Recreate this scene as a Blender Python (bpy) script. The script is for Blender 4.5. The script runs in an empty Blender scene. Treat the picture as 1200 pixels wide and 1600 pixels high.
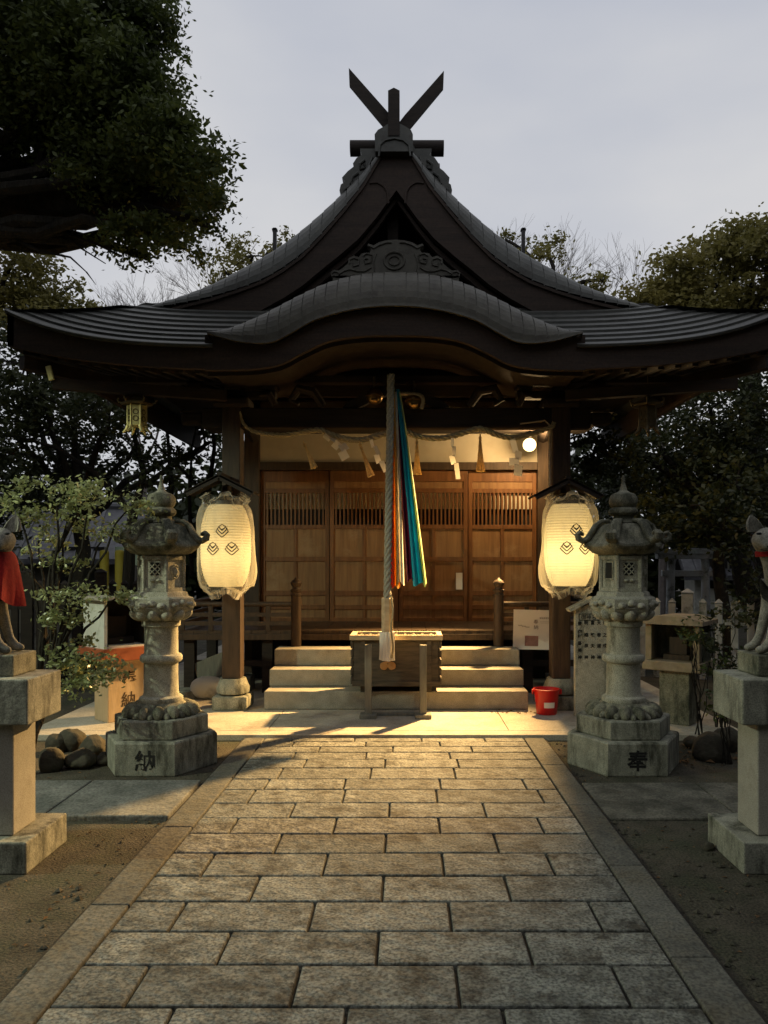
import bpy, bmesh, math, random
import numpy as np
from mathutils import Vector, Matrix
R = math.radians
PI = math.pi
sc = bpy.context.scene
col = sc.collection

# ------------------------------------------------------------------ camera
CX, CZ, F, VX, VY = 0.11, 1.55, 1200.0, 636.0, 879.0
cam_d = bpy.data.cameras.new('camera')
cam = bpy.data.objects.new('camera', cam_d); col.objects.link(cam)
cam.location = (CX, 0, CZ); cam.rotation_euler = (R(90), 0, 0)
cam_d.sensor_width = 36; cam_d.lens = 27.0
cam_d.shift_x = -36 / 1600; cam_d.shift_y = 79 / 1600
cam_d.clip_start = 0.05; cam_d.clip_end = 2000
sc.camera = cam

# ------------------------------------------------------------------ world
SUN_EL, SUN_AZ = R(4), R(150)
w = bpy.data.worlds.new('World'); sc.world = w; w.use_nodes = True
nt = w.node_tree; nt.nodes.clear()
out = nt.nodes.new('ShaderNodeOutputWorld'); bg = nt.nodes.new('ShaderNodeBackground')
sky = nt.nodes.new('ShaderNodeTexSky'); sky.sky_type = 'NISHITA'; sky.sun_disc = False
sky.sun_elevation = SUN_EL; sky.sun_rotation = SUN_AZ
sky.air_density = 1.0; sky.dust_density = 2.0
hs = nt.nodes.new('ShaderNodeHueSaturation'); hs.inputs['Saturation'].default_value = 0.35
tc = nt.nodes.new('ShaderNodeTexCoord'); mp = nt.nodes.new('ShaderNodeMapping'); mp.inputs['Scale'].default_value = (1, 1, 2.5)
nz = nt.nodes.new('ShaderNodeTexNoise'); nz.inputs['Scale'].default_value = 1.6; nz.inputs['Detail'].default_value = 5; nz.inputs['Roughness'].default_value = .45
cr = nt.nodes.new('ShaderNodeValToRGB')
cr.color_ramp.elements[0].position = .38; cr.color_ramp.elements[0].color = (5.6, 5.95, 6.9, 1)
cr.color_ramp.elements[1].position = .64; cr.color_ramp.elements[1].color = (7.6, 7.65, 7.9, 1)
mx = nt.nodes.new('ShaderNodeMixRGB'); mx.inputs[0].default_value = 0.9
bg.inputs['Strength'].default_value = 0.092
nt.links.new(tc.outputs['Generated'], mp.inputs['Vector']); nt.links.new(mp.outputs[0], nz.inputs['Vector'])
nt.links.new(nz.outputs['Fac'], cr.inputs[0]); nt.links.new(sky.outputs[0], hs.inputs['Color'])
nt.links.new(hs.outputs[0], mx.inputs[1]); nt.links.new(cr.outputs[0], mx.inputs[2])
nt.links.new(mx.outputs[0], bg.inputs['Color']); nt.links.new(bg.outputs[0], out.inputs[0])
sc.view_settings.view_transform = 'Standard'; sc.view_settings.look = 'None'
sc.view_settings.exposure = 0.0; sc.view_settings.gamma = 1.0; sc.view_settings.use_curve_mapping = False
sc.cycles.use_denoising = True
sc.cycles.max_bounces = 7; sc.cycles.diffuse_bounces = 3; sc.cycles.glossy_bounces = 3
sc.cycles.transparent_max_bounces = 12; sc.cycles.transmission_bounces = 6
sc.cycles.caustics_reflective = False; sc.cycles.caustics_refractive = False
sc.cycles.sample_clamp_indirect = 4
BULB_W, SPOT_W, LAN_L, LAN_R, STREET_W = 100.0, 5000.0, 4.0, 7.0, 680.0

# ------------------------------------------------------------------ helpers
def at(px, py, Y):
    return Vector(((px - VX) * Y / F + CX, Y, CZ + (VY - py) * Y / F))
def gd(py):
    return CZ * F / (py - VY)

def setp(o, label=None, cat=None, group=None, kind=None):
    if label: o['label'] = label
    if cat: o['category'] = cat
    if group: o['group'] = group
    if kind: o['kind'] = kind
    return o
def thing(name, label, cat, loc=(0, 0, 0), rz=0, group=None):
    o = bpy.data.objects.new(name, None); col.objects.link(o)
    o.empty_display_size = .1
    o.location = loc; o.rotation_euler = (0, 0, rz)
    return setp(o, label, cat, group)
def copy_tree(o, parent=None):
    c = o.copy(); col.objects.link(c)
    if parent is not None: c.parent = parent
    for ch in list(o.children): copy_tree(ch, c)
    return c

class MB:
    """collects geometry, links it as one mesh object"""
    def __init__(s): s.v = []; s.f = []; s.m = []; s.sm = []
    def add(s, vs, fs, mi=0, smooth=False):
        b = len(s.v); s.v += [tuple(v) for v in vs]
        for f in fs: s.f.append([b + i for i in f]); s.m.append(mi); s.sm.append(smooth)
        return s
    def box(s, c, d, mi=0, rot=None, taper=1.0, bev=0.0):
        x, y, z = [k / 2 for k in d]
        if bev > 0:
            bm = bmesh.new(); bmesh.ops.create_cube(bm, size=1)
            for v in bm.verts:
                k = taper if v.co.z > 0 else 1
                v.co = Vector((v.co.x * d[0] * k, v.co.y * d[1] * k, v.co.z * d[2]))
            bmesh.ops.bevel(bm, geom=list(bm.edges), offset=bev, segments=2, affect='EDGES', profile=.5)
            vs = [v.co.copy() for v in bm.verts]; fs = [[q.index for q in f.verts] for f in bm.faces]; bm.free()
        else:
            vs = [Vector((sx * x * (taper if sz > 0 else 1), sy * y * (taper if sz > 0 else 1), sz * z)) for sz in (-1, 1) for sy in (-1, 1) for sx in (-1, 1)]
            fs = [(0, 2, 3, 1), (4, 5, 7, 6), (0, 1, 5, 4), (2, 6, 7, 3), (0, 4, 6, 2), (1, 3, 7, 5)]
        if rot is not None: vs = [rot @ v for v in vs]
        return s.add([v + Vector(c) for v in vs], fs, mi)
    def b2(s, x0, x1, y0, y1, z0, z1, mi=0, bev=0.0):
        return s.box(((x0 + x1) / 2, (y0 + y1) / 2, (z0 + z1) / 2), (x1 - x0, y1 - y0, z1 - z0), mi, bev=bev)
    def bar(s, a, b, wd, ht, mi=0, bev=0.0):
        a = Vector(a); b = Vector(b); d = b - a; L = d.length
        q = d.to_track_quat('X', 'Z').to_matrix()
        return s.box((a + b) / 2, (L, wd, ht), mi, rot=q, bev=bev)
    def tube(s, pts, rad, n=8, mi=0, smooth=True, cap=True, twist=0):
        pts = [Vector(p) for p in pts]
        if not hasattr(rad, '__len__'): rad = [rad] * len(pts)
        ring = []; up = None; vs = []; fs = []
        for i, p in enumerate(pts):
            t = (pts[min(i + 1, len(pts) - 1)] - pts[max(i - 1, 0)])
            if t.length < 1e-9: t = Vector((0, 0, 1))
            t.normalize()
            if up is None:
                up = t.orthogonal().normalized()
            up = (up - t * up.dot(t))
            if up.length < 1e-6: up = t.orthogonal()
            up.normalize(); sd = t.cross(up)
            for k in range(n):
                a = 2 * PI * k / n + twist * i
                vs.append(p + (up * math.cos(a) + sd * math.sin(a)) * rad[i])
        for i in range(len(pts) - 1):
            for k in range(n):
                fs.append((i * n + k, i * n + (k + 1) % n, (i + 1) * n + (k + 1) % n, (i + 1) * n + k))
        if cap:
            fs.append(tuple(reversed(range(n)))); fs.append(tuple(range((len(pts) - 1) * n, len(pts) * n)))
        return s.add(vs, fs, mi, smooth)
    def lathe(s, prof, n=24, c=(0, 0, 0), mi=0, smooth=True, ph=0.0, mod=None):
        vs = []; fs = []; c = Vector(c)
        for j, (r, z) in enumerate(prof):
            for k in range(n):
                a = 2 * PI * k / n + ph
                rr = r * (mod(a, j) if mod else 1)
                vs.append(c + Vector((rr * math.cos(a), rr * math.sin(a), z)))
        for j in range(len(prof) - 1):
            for k in range(n):
                fs.append((j * n + k, j * n + (k + 1) % n, (j + 1) * n + (k + 1) % n, (j + 1) * n + k))
        if prof[0][0] > 1e-5: fs.append(tuple(reversed(range(n))))
        if prof[-1][0] > 1e-5: fs.append(tuple(range((len(prof) - 1) * n, len(prof) * n)))
        return s.add(vs, fs, mi, smooth)
    def prism(s, poly, y0, y1, mi=0):
        """poly of (x, z), extruded from y0 to y1"""
        n = len(poly)
        vs = [(x, y0, z) for x, z in poly] + [(x, y1, z) for x, z in poly]
        fs = [tuple(range(n)), tuple(reversed(range(n, 2 * n)))] + [(i, i + n, (i + 1) % n + n, (i + 1) % n) for i in range(n)]
        return s.add(vs, fs, mi)
    def strip(s, A, B, y0, y1, mi=0):
        """solid board between two (x, z) curves"""
        n = len(A); vs = []
        for y in (y0, y1):
            vs += [(x, y, z) for x, z in A] + [(x, y, z) for x, z in B]
        fs = []
        for i in range(n - 1):
            fs.append((i, i + 1, n + i + 1, n + i)); fs.append((2 * n + i, 3 * n + i, 3 * n + i + 1, 2 * n + i + 1))
            fs.append((i, 2 * n + i, 2 * n + i + 1, i + 1)); fs.append((n + i, n + i + 1, 3 * n + i + 1, 3 * n + i))
        fs.append((0, n, 3 * n, 2 * n)); fs.append((n - 1, 3 * n - 1, 4 * n - 1, 2 * n - 1))
        return s.add(vs, fs, mi)
    def grid(s, rows, mi=0, smooth=True, flip=False):
        n = len(rows[0]); vs = [p for r in rows for p in r]; fs = []
        for j in range(len(rows) - 1):
            for i in range(n - 1):
                q = (j * n + i, j * n + i + 1, (j + 1) * n + i + 1, (j + 1) * n + i)
                fs.append(tuple(reversed(q)) if flip else q)
        return s.add(vs, fs, mi, smooth)
    def ball(s, c, r, n=12, mi=0, sc_=(1, 1, 1), jit=0, seed=0):
        rnd = random.Random(seed); c = Vector(c)
        bm = bmesh.new(); bmesh.ops.create_icosphere(bm, subdivisions=3 if n > 10 else 2, radius=1)
        ph = [rnd.uniform(0, 6) for _ in range(6)]
        vs = []
        for v in bm.verts:
            k = 1 + jit * (math.sin(3 * v.co.x + ph[0]) + math.sin(4 * v.co.y + ph[1]) + math.sin(3.5 * v.co.z + ph[2]) + .4 * math.sin(9 * v.co.x + ph[3]) + .4 * math.sin(8 * v.co.y + ph[4])) / 3
            vs.append(c + Vector((v.co.x * sc_[0], v.co.y * sc_[1], v.co.z * sc_[2])) * r * k)
        fs = [[q.index for q in f.verts] for f in bm.faces]; bm.free()
        return s.add(vs, fs, mi, True)
    def build(s, name, mats, parent=None, world=False, sharp=35):
        me = bpy.data.meshes.new(name)
        off = parent_loc(parent) if (world and parent is not None) else Vector((0, 0, 0))
        me.from_pydata([(v[0] - off.x, v[1] - off.y, v[2] - off.z) for v in s.v], [], s.f)
        if not isinstance(mats, (list, tuple)): mats = [mats]
        for m in mats: me.materials.append(m)
        me.polygons.foreach_set('material_index', s.m); me.polygons.foreach_set('use_smooth', s.sm)
        me.update()
        if any(s.sm):
            try: me.set_sharp_from_angle(angle=R(sharp))
            except Exception: pass
        o = bpy.data.objects.new(name, me); col.objects.link(o)
        if parent is not None: o.parent = parent
        return o
def parent_loc(p):
    v = Vector((0, 0, 0))
    while p is not None:
        v += p.location; p = p.parent
    return v

def interp(tab, x):
    x = abs(x)
    for (a, fa), (b, fb) in zip(tab, tab[1:]):
        if x <= b: return fa + (fb - fa) * (x - a) / (b - a)
    (a, fa), (b, fb) = tab[-2:]
    return fb + (fb - fa) / (b - a) * (x - b)
def smooth_tab(tab, n=60):
    """Catmull-Rom resampling of a table so curves bend smoothly"""
    xs = [t[0] for t in tab]; ys = [t[1] for t in tab]; res = []
    m = []
    for i in range(len(xs)):
        if i == 0: m.append((ys[1] - ys[0]) / (xs[1] - xs[0]) * (0 if xs[0] == 0 and tab is not None and FLAT0[0] else 1))
        elif i == len(xs) - 1: m.append((ys[-1] - ys[-2]) / (xs[-1] - xs[-2]))
        else: m.append((ys[i + 1] - ys[i - 1]) / (xs[i + 1] - xs[i - 1]))
    for i in range(len(xs) - 1):
        h = xs[i + 1] - xs[i]; k = max(2, int(n * h / (xs[-1] - xs[0])))
        for j in range(k):
            t = j / k
            res.append((xs[i] + t * h, (2*t**3-3*t**2+1)*ys[i] + (t**3-2*t**2+t)*h*m[i] + (-2*t**3+3*t**2)*ys[i+1] + (t**3-t**2)*h*m[i+1]))
    res.append((xs[-1], ys[-1])); return res
FLAT0 = [True]

# ------------------------------------------------------------------ materials
def mat(name, c1, c2=None, scale=6.0, rough=0.7, bump=0.2, metal=0.0, stretch=(1, 1, 1), c3=None, c3amt=0.5, c3scale=2.0,
        fine=0.0, spec=0.4, det=6, c3st=None, bscale=None, bdist=0.01, fine_scale=120):
    m = bpy.data.materials.new(name); m.use_nodes = True
    t = m.node_tree; N = t.nodes; L = t.links; b = N['Principled BSDF']
    b.inputs['Roughness'].default_value = rough; b.inputs['Metallic'].default_value = metal
    b.inputs['Specular IOR Level'].default_value = spec
    if c2 is None:
        b.inputs['Base Color'].default_value = (*c1, 1)
    tcn = N.new('ShaderNodeTexCoord'); mpn = N.new('ShaderNodeMapping'); mpn.inputs['Scale'].default_value = stretch
    L.new(tcn.outputs['Object'], mpn.inputs['Vector'])
    last = None
    if c2 is not None:
        n1 = N.new('ShaderNodeTexNoise'); n1.inputs['Scale'].default_value = scale; n1.inputs['Detail'].default_value = det; n1.inputs['Roughness'].default_value = .62
        L.new(mpn.outputs[0], n1.inputs['Vector'])
        r1 = N.new('ShaderNodeValToRGB'); r1.color_ramp.elements[0].position = .34; r1.color_ramp.elements[1].position = .66
        r1.color_ramp.elements[0].color = (*c1, 1); r1.color_ramp.elements[1].color = (*c2, 1)
        L.new(n1.outputs['Fac'], r1.inputs[0]); last = r1.outputs[0]
        if c3 is not None:
            n2 = N.new('ShaderNodeTexNoise'); n2.inputs['Scale'].default_value = c3scale; n2.inputs['Detail'].default_value = 8; n2.inputs['Roughness'].default_value = .7
            if c3st:
                m3 = N.new('ShaderNodeMapping'); m3.inputs['Scale'].default_value = c3st; L.new(tcn.outputs['Object'], m3.inputs['Vector']); L.new(m3.outputs[0], n2.inputs['Vector'])
            else: L.new(tcn.outputs['Object'], n2.inputs['Vector'])
            r2 = N.new('ShaderNodeValToRGB'); r2.color_ramp.elements[0].position = .62 - .25 * c3amt; r2.color_ramp.elements[1].position = .72 - .12 * c3amt
            L.new(n2.outputs['Fac'], r2.inputs[0])
            mxn = N.new('ShaderNodeMixRGB'); L.new(r2.outputs[0], mxn.inputs[0]); L.new(last, mxn.inputs[1]); mxn.inputs[2].default_value = (*c3, 1)
            last = mxn.outputs[0]
        if fine > 0:
            n3 = N.new('ShaderNodeTexNoise'); n3.inputs['Scale'].default_value = fine_scale; n3.inputs['Detail'].default_value = 3
            L.new(tcn.outputs['Object'], n3.inputs['Vector'])
            r3 = N.new('ShaderNodeValToRGB'); r3.color_ramp.elements[0].position = .35; r3.color_ramp.elements[1].position = .6
            r3.color_ramp.elements[0].color = (1 - fine, 1 - fine, 1 - fine, 1); r3.color_ramp.elements[1].color = (1 + fine * .3,) * 3 + (1,)
            L.new(n3.outputs['Fac'], r3.inputs[0])
            mm = N.new('ShaderNodeMixRGB'); mm.blend_type = 'MULTIPLY'; mm.inputs[0].default_value = 1
            L.new(last, mm.inputs[1]); L.new(r3.outputs[0], mm.inputs[2]); last = mm.outputs[0]
        L.new(last, b.inputs['Base Color'])
    if bump > 0:
        nb = N.new('ShaderNodeTexNoise'); nb.inputs['Scale'].default_value = bscale or scale * 4; nb.inputs['Detail'].default_value = 6
        L.new(mpn.outputs[0], nb.inputs['Vector'])
        bn = N.new('ShaderNodeBump'); bn.inputs['Strength'].default_value = bump; bn.inputs['Distance'].default_value = bdist
        L.new(nb.outputs['Fac'], bn.inputs['Height']); L.new(bn.outputs[0], b.inputs['Normal'])
    return m
def leaf_mat(name, c1, c2, trans=.35, rough=.5, scale=1.2, spec=.3):
    m = mat(name, c1, c2, scale=scale, rough=rough, bump=0, det=3, spec=spec)
    t = m.node_tree; b = t.nodes['Principled BSDF']; o = t.nodes['Material Output']
    tr = t.nodes.new('ShaderNodeBsdfTranslucent'); mixs = t.nodes.new('ShaderNodeMixShader'); mixs.inputs[0].default_value = trans
    src = b.inputs['Base Color'].links[0].from_socket
    t.links.new(src, tr.inputs['Color'])
    t.links.new(b.outputs[0], mixs.inputs[1]); t.links.new(tr.outputs[0], mixs.inputs[2]); t.links.new(mixs.outputs[0], o.inputs['Surface'])
    return m
def emis(name, c, s):
    m = bpy.data.materials.new(name); m.use_nodes = True; b = m.node_tree.nodes['Principled BSDF']
    b.inputs['Base Color'].default_value = (*c, 1); b.inputs['Emission Color'].default_value = (*c, 1); b.inputs['Emission Strength'].default_value = s
    return m

M = {}
M['copper'] = mat('copper', (.062, .064, .058), (.088, .088, .078), 9, rough=.5, bump=.2, metal=.3, c3=(.045, .042, .036), c3amt=.4, c3scale=3)
M['copper2'] = mat('copper_lip', (.064, .06, .048), (.090, .084, .066), 9, rough=.5, bump=.2, metal=.3, c3=(.045, .038, .03), c3amt=.45, c3scale=4)
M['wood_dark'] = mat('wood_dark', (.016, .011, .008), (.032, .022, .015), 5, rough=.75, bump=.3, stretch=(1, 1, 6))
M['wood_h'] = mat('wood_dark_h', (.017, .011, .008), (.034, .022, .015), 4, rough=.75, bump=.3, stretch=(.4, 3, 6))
M['fascia'] = mat('fascia', (.030, .019, .013), (.050, .031, .021), 3, rough=.7, bump=.2, stretch=(.4, 3, 5), fine=.2, fine_scale=40)
M['wood_post'] = mat('wood_post', (.038, .023, .013), (.08, .048, .027), 5, rough=.6, bump=.35, stretch=(6, 6, .6))
M['door'] = mat('door', (.14, .058, .020), (.24, .105, .037), 3, rough=.5, bump=.2, stretch=(7, 7, .7), c3=(.13, .06, .024), c3amt=.35, c3scale=1.6)
M['door_panel'] = mat('door_panel', (.22, .112, .046), (.33, .18, .075), 2.5, rough=.55, bump=.15, stretch=(9, 9, .6), c3=(.36, .22, .11), c3amt=.3, c3scale=2.2)
M['plaster'] = mat('plaster', (.48, .42, .31), (.58, .52, .41), 2.5, rough=.9, bump=.15)
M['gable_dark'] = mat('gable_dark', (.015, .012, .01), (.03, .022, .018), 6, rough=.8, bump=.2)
M['granite'] = mat('granite', (.38, .365, .28), (.52, .50, .39), 14, rough=.85, bump=.35, fine=.45, fine_scale=170, c3=(.13, .13, .09), c3amt=.4, c3scale=3.2, c3st=(2.2, 2.2, .6), bdist=.006)
M['granite_old'] = mat('granite_old', (.19, .185, .13), (.36, .345, .25), 7, rough=.9, bump=.45, fine=.4, fine_scale=130, c3=(.055, .058, .038), c3amt=.8, c3scale=3.4, c3st=(2, 2, .9), bdist=.01)
M['granite_base'] = mat('granite_base', (.25, .25, .195), (.38, .375, .295), 9, rough=.85, bump=.4, fine=.35, fine_scale=150, c3=(.06, .06, .042), c3amt=.6, c3scale=3.2, c3st=(2.4, 2.4, .7), bdist=.008)
M['step_stone'] = mat('step_stone', (.30, .275, .215), (.40, .37, .30), 10, rough=.85, bump=.3, fine=.4, fine_scale=150, c3=(.28, .26, .20), c3amt=.4, c3scale=2.2, bdist=.005)
M['concrete'] = mat('concrete', (.40, .36, .28), (.52, .48, .39), 3, rough=.9, bump=.25, fine=.25, fine_scale=90, c3=(.26, .23, .18), c3amt=.45, c3scale=1.4)
M['tile_dark'] = mat('roof_tile', (.08, .08, .085), (.14, .14, .15), 6, rough=.6, bump=.3)
M['paver'] = mat('paver', (.138, .14, .12), (.265, .268, .23), 9, rough=.82, bump=.9, fine=.6, fine_scale=75, c3=(.06, .055, .042), c3amt=.62, c3scale=6.5, bscale=22, bdist=.02)
def per_island(m, lo, hi):
    t = m.node_tree; N = t.nodes; L = t.links; b = N['Principled BSDF']; src = b.inputs['Base Color'].links[0].from_socket
    g_ = N.new('ShaderNodeNewGeometry'); mr = N.new('ShaderNodeMapRange'); mr.inputs['To Min'].default_value = lo; mr.inputs['To Max'].default_value = hi
    L.new(g_.outputs['Random Per Island'], mr.inputs[0]); v = N.new('ShaderNodeVectorMath'); v.operation = 'SCALE'; L.new(src, v.inputs[0]); L.new(mr.outputs[0], v.inputs['Scale']); L.new(v.outputs[0], b.inputs['Base Color'])
    for n_ in list(N):
        if n_.type == 'TEX_NOISE':
            l_ = n_.inputs['Vector'].links
            if l_:
                s_ = l_[0].from_socket; ad = N.new('ShaderNodeVectorMath'); ad.operation = 'ADD'; sc_ = N.new('ShaderNodeMath'); sc_.operation = 'MULTIPLY'; sc_.inputs[1].default_value = 40
                L.new(g_.outputs['Random Per Island'], sc_.inputs[0]); L.new(s_, ad.inputs[0]); L.new(sc_.outputs[0], ad.inputs[1]); L.new(ad.outputs[0], n_.inputs['Vector'])
per_island(M['paver'], .72, 1.18)
M['paver_edge'] = mat('paver_edge', (.085, .084, .070), (.17, .166, .138), 7, rough=.85, bump=.8, fine=.45, fine_scale=80, c3=(.10, .088, .06), c3amt=.6, c3scale=3.5, bscale=22, bdist=.016)
per_island(M['paver_edge'], .8, 1.15)
M['joint'] = mat('joint_dirt', (.02, .018, .013), (.05, .043, .03), 20, rough=1, bump=.6)
M['dirt'] = mat('dirt', (.045, .039, .026), (.10, .088, .062), 5, rough=1, bump=.8, fine=.55, fine_scale=85, c3=(.05, .055, .03), c3amt=.55, c3scale=1.7, bscale=75, bdist=.015)
M['side_slab_dark'] = mat('side_slab_dark', (.09, .085, .065), (.18, .17, .135), 5, rough=.9, bump=.7, fine=.4, fine_scale=70, c3=(.05, .05, .036), c3amt=.6, c3scale=3, bscale=24, bdist=.015)  # darker, browner version of side_slab for the right-hand paving
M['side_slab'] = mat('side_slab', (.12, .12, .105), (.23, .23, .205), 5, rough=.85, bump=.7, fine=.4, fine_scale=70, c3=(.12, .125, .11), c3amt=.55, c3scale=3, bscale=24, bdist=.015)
M['rope'] = mat('straw_rope', (.30, .25, .15), (.46, .39, .24), 60, rough=.9, bump=.6, stretch=(1, 1, 1), bdist=.004)
M['bell_rope'] = mat('hemp_rope', (.24, .25, .21), (.40, .40, .33), 70, rough=.9, bump=.6, bdist=.004)
M['straw'] = leaf_mat('straw', (.58, .42, .18), (.76, .58, .28), .45, rough=.8, scale=40)
M['paper_thin'] = leaf_mat('thin_paper', (.74, .72, .66), (.84, .82, .78), .68, rough=.8)
M['paper'] = mat('white_paper', (.78, .75, .68), (.84, .81, .75), 4, rough=.8, bump=.05)
M['gold'] = mat('gold', (.16, .09, .03), (.30, .18, .06), 8, rough=.3, bump=.1, metal=.9)
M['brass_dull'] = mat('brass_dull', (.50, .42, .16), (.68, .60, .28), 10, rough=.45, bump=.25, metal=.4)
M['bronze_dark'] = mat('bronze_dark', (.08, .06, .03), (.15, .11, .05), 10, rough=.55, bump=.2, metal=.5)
M['black'] = mat('black_lacquer', (.012, .012, .012), (.03, .028, .026), 5, rough=.45, bump=.05)
M['ink'] = mat('ink', (.012, .012, .011), (.02, .02, .018), 5, rough=.8, bump=0)
M['ink_brown'] = mat('ink_brown', (.05, .03, .015), (.08, .05, .025), 5, rough=.8, bump=0)
M['red_plastic'] = mat('red_plastic', (.52, .008, .008), (.62, .015, .012), 3, rough=.35, bump=.03)
M['red_cloth'] = mat('red_cloth', (.26, .006, .005), (.42, .012, .009), 8, rough=.85, bump=.3, fine=.2)
M['orange_paint'] = mat('vermilion_paint', (.30, .075, .028), (.40, .11, .04), 4, rough=.6, bump=.1, c3=(.45, .1, .03), c3amt=.2)
M['white_paint'] = mat('white_paint', (.62, .62, .54), (.74, .74, .66), 3, rough=.6, bump=.1, c3=(.4, .4, .32), c3amt=.3)
M['box_wood'] = mat('box_wood', (.045, .038, .028), (.10, .082, .06), 5, rough=.8, bump=.5, stretch=(.8, 3, 5))
M['pale_wood'] = mat('pale_wood', (.38, .29, .18), (.52, .42, .28), 6, rough=.7, bump=.25, stretch=(.6, 4, 4))
M['warm_wood'] = mat('warm_wood', (.48, .34, .19), (.58, .43, .26), 5, rough=.7, bump=.2, stretch=(4, 4, .6))
M['stand_wood'] = mat('grey_wood', (.14, .14, .115), (.24, .235, .19), 6, rough=.8, bump=.3, stretch=(4, 4, .5))
M['bark'] = mat('bark', (.012, .010, .007), (.032, .026, .018), 7, rough=1, bump=1, stretch=(2, 2, .5), bdist=.03)
M['rock'] = mat('rock', (.035, .031, .022), (.10, .088, .06), 4, rough=.9, bump=.8, c3=(.04, .042, .025), c3amt=.7, c3scale=2.5, bdist=.03)
M['yellow_paint'] = mat('yellow_paint', (.35, .27, .03), (.45, .36, .06), 4, rough=.7, bump=.1)
M['green_sheet'] = mat('pale_green_sheet', (.30, .38, .32), (.40, .47, .42), 2, rough=.7, bump=.1)
M['photo_brown'] = mat('printed_brown', (.25, .13, .11), (.34, .19, .16), 12, rough=.6, bump=0)
M['leaf_camphor'] = leaf_mat('leaf_camphor', (.06, .08, .02), (.13, .16, .042), .35)
M['leaf_dark'] = leaf_mat('leaf_dark', (.028, .038, .014), (.065, .075, .026), .25, scale=.5)
M['leaf_olive'] = leaf_mat('leaf_olive', (.14, .135, .036), (.28, .24, .07), .4, scale=.5)
M['leaf_bright'] = leaf_mat('leaf_bright', (.24, .28, .11), (.46, .50, .24), .3, rough=.35, spec=.6, scale=4)
M['leaf_green'] = leaf_mat('leaf_green', (.04, .06, .018), (.09, .12, .035), .3, scale=3)
M['leaf_olive2'] = leaf_mat('leaf_olive2', (.04, .05, .015), (.09, .095, .03), .3, scale=.6)
M['litter'] = leaf_mat('leaf_litter', (.10, .05, .02), (.24, .15, .075), .1, rough=.9, scale=9)

# ------------------------------------------------------------------ lettering
def text_geo(txt, size, bold=.0):
    cu = bpy.data.curves.new('t', 'FONT'); cu.body = txt; cu.size = size; cu.align_x = 'CENTER'; cu.align_y = 'CENTER'
    cu.offset = bold; cu.resolution_u = 3
    o = bpy.data.objects.new('t', cu); col.objects.link(o)
    dg = bpy.context.evaluated_depsgraph_get()
    me = bpy.data.meshes.new_from_object(o.evaluated_get(dg))
    vs = [v.co.copy() for v in me.vertices]; fs = [list(p.vertices) for p in me.polygons]
    bpy.data.objects.remove(o); bpy.data.meshes.remove(me)
    return vs, fs
def put_text(mb, txt, size, c, rz=0, bold=0.0, mi=0, th=.0, sx=1):
    """upright lettering facing -Y when rz is 0, centred on c"""
    vs, fs = text_geo(txt, size, bold)
    if not vs: return
    xs = [v.x for v in vs]; ys = [v.y for v in vs]; ox = (min(xs) + max(xs)) / 2; oy = (min(ys) + max(ys)) / 2
    rot = Matrix.Rotation(rz, 3, 'Z')
    mb.add([Vector(c) + rot @ Vector(((v.x - ox) * sx, -th, v.y - oy)) for v in vs], fs, mi)

# ================================================================== SETTING
g = MB()
n = 60
g.grid([[(-80 + 160 * i / n, -30 + 230 * j / n, 0) for i in range(n + 1)] for j in range(n + 1)], smooth=True)
ground = g.build('ground', M['dirt']); setp(ground, kind='structure')
far = MB(); far.add([(-900, -900, -.02), (900, -900, -.02), (900, 1500, -.02), (-900, 1500, -.02)], [(0, 1, 2, 3)])
setp(far.build('terrain', M['dirt']), kind='structure')

# stone path: individually bevelled slabs over a dark joint bed
rnd = random.Random(4)
HW = 1.12
bed = MB(); bed.b2(-HW - .2, HW + .2, -1.6, 6.68, -.05, .012)
setp(bed.build('path_bed', M['joint']), kind='structure')
rows = [6.66, 6.52, 6.35, 6.16, 5.94, 5.69, 5.40, 5.15, 4.86, 4.58, 4.31, 4.02, 3.73, 3.45, 3.17, 2.905, 2.627]
while rows[-1] > -1.4: rows.append(rows[-1] - .283)
# joint positions read off the photograph, image x at the row's middle
jn = {15: (215, 462, 715, 970), 14: (350, 590, 825), 13: (278, 487, 703, 930), 12: (398, 598, 793), 11: (325, 508, 692, 860),
      10: (434, 602, 775), 9: (365, 523, 686, 845), 8: (457, 608, 757), 7: (393, 537, 682, 845)}
pv = MB()
def slab(mb, x0, x1, y0, y1, z0, z1, gap, skew=0, bev=.007):
    mb.box(((x0 + x1) / 2, (y0 + y1) / 2, (z0 + z1) / 2), (x1 - x0 - gap, y1 - y0 - gap, z1 - z0), bev=bev,
           rot=Matrix.Rotation(rnd.uniform(-.002, .002), 3, 'X') @ Matrix.Rotation(rnd.uniform(-.002, .002), 3, 'Y'))
for i in range(len(rows) - 1):
    y1, y0 = rows[i], rows[i + 1]; ym = (y0 + y1) / 2
    js = jn.get(i)
    if js: xs = [CX + (p - VX) * ym / F for p in js]
    else:
        st = -HW + rnd.uniform(.15, .55); xs = []
        while st < HW - .15: xs.append(st); st += rnd.uniform(.52, .66)
    xs = [-HW] + [x for x in xs if -HW + .1 < x < HW - .1] + [HW]
    for a, b in zip(xs, xs[1:]):
        slab(pv, a, b, y0, y1, -.04, .03 + rnd.uniform(-.002, .002), .0125)
setp(pv.build('path', M['paver']), kind='structure')
pe = MB()
for s in (-1, 1):
    y = 6.66
    while y > -1.4:
        L = rnd.uniform(.8, 1.25); a = s * HW; b = s * (HW + .18)
        slab(pe, min(a, b), max(a, b), y - L, y, -.04, .032, .008); y -= L
setp(pe.build('path_border', M['paver_edge']), kind='structure')
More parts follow.
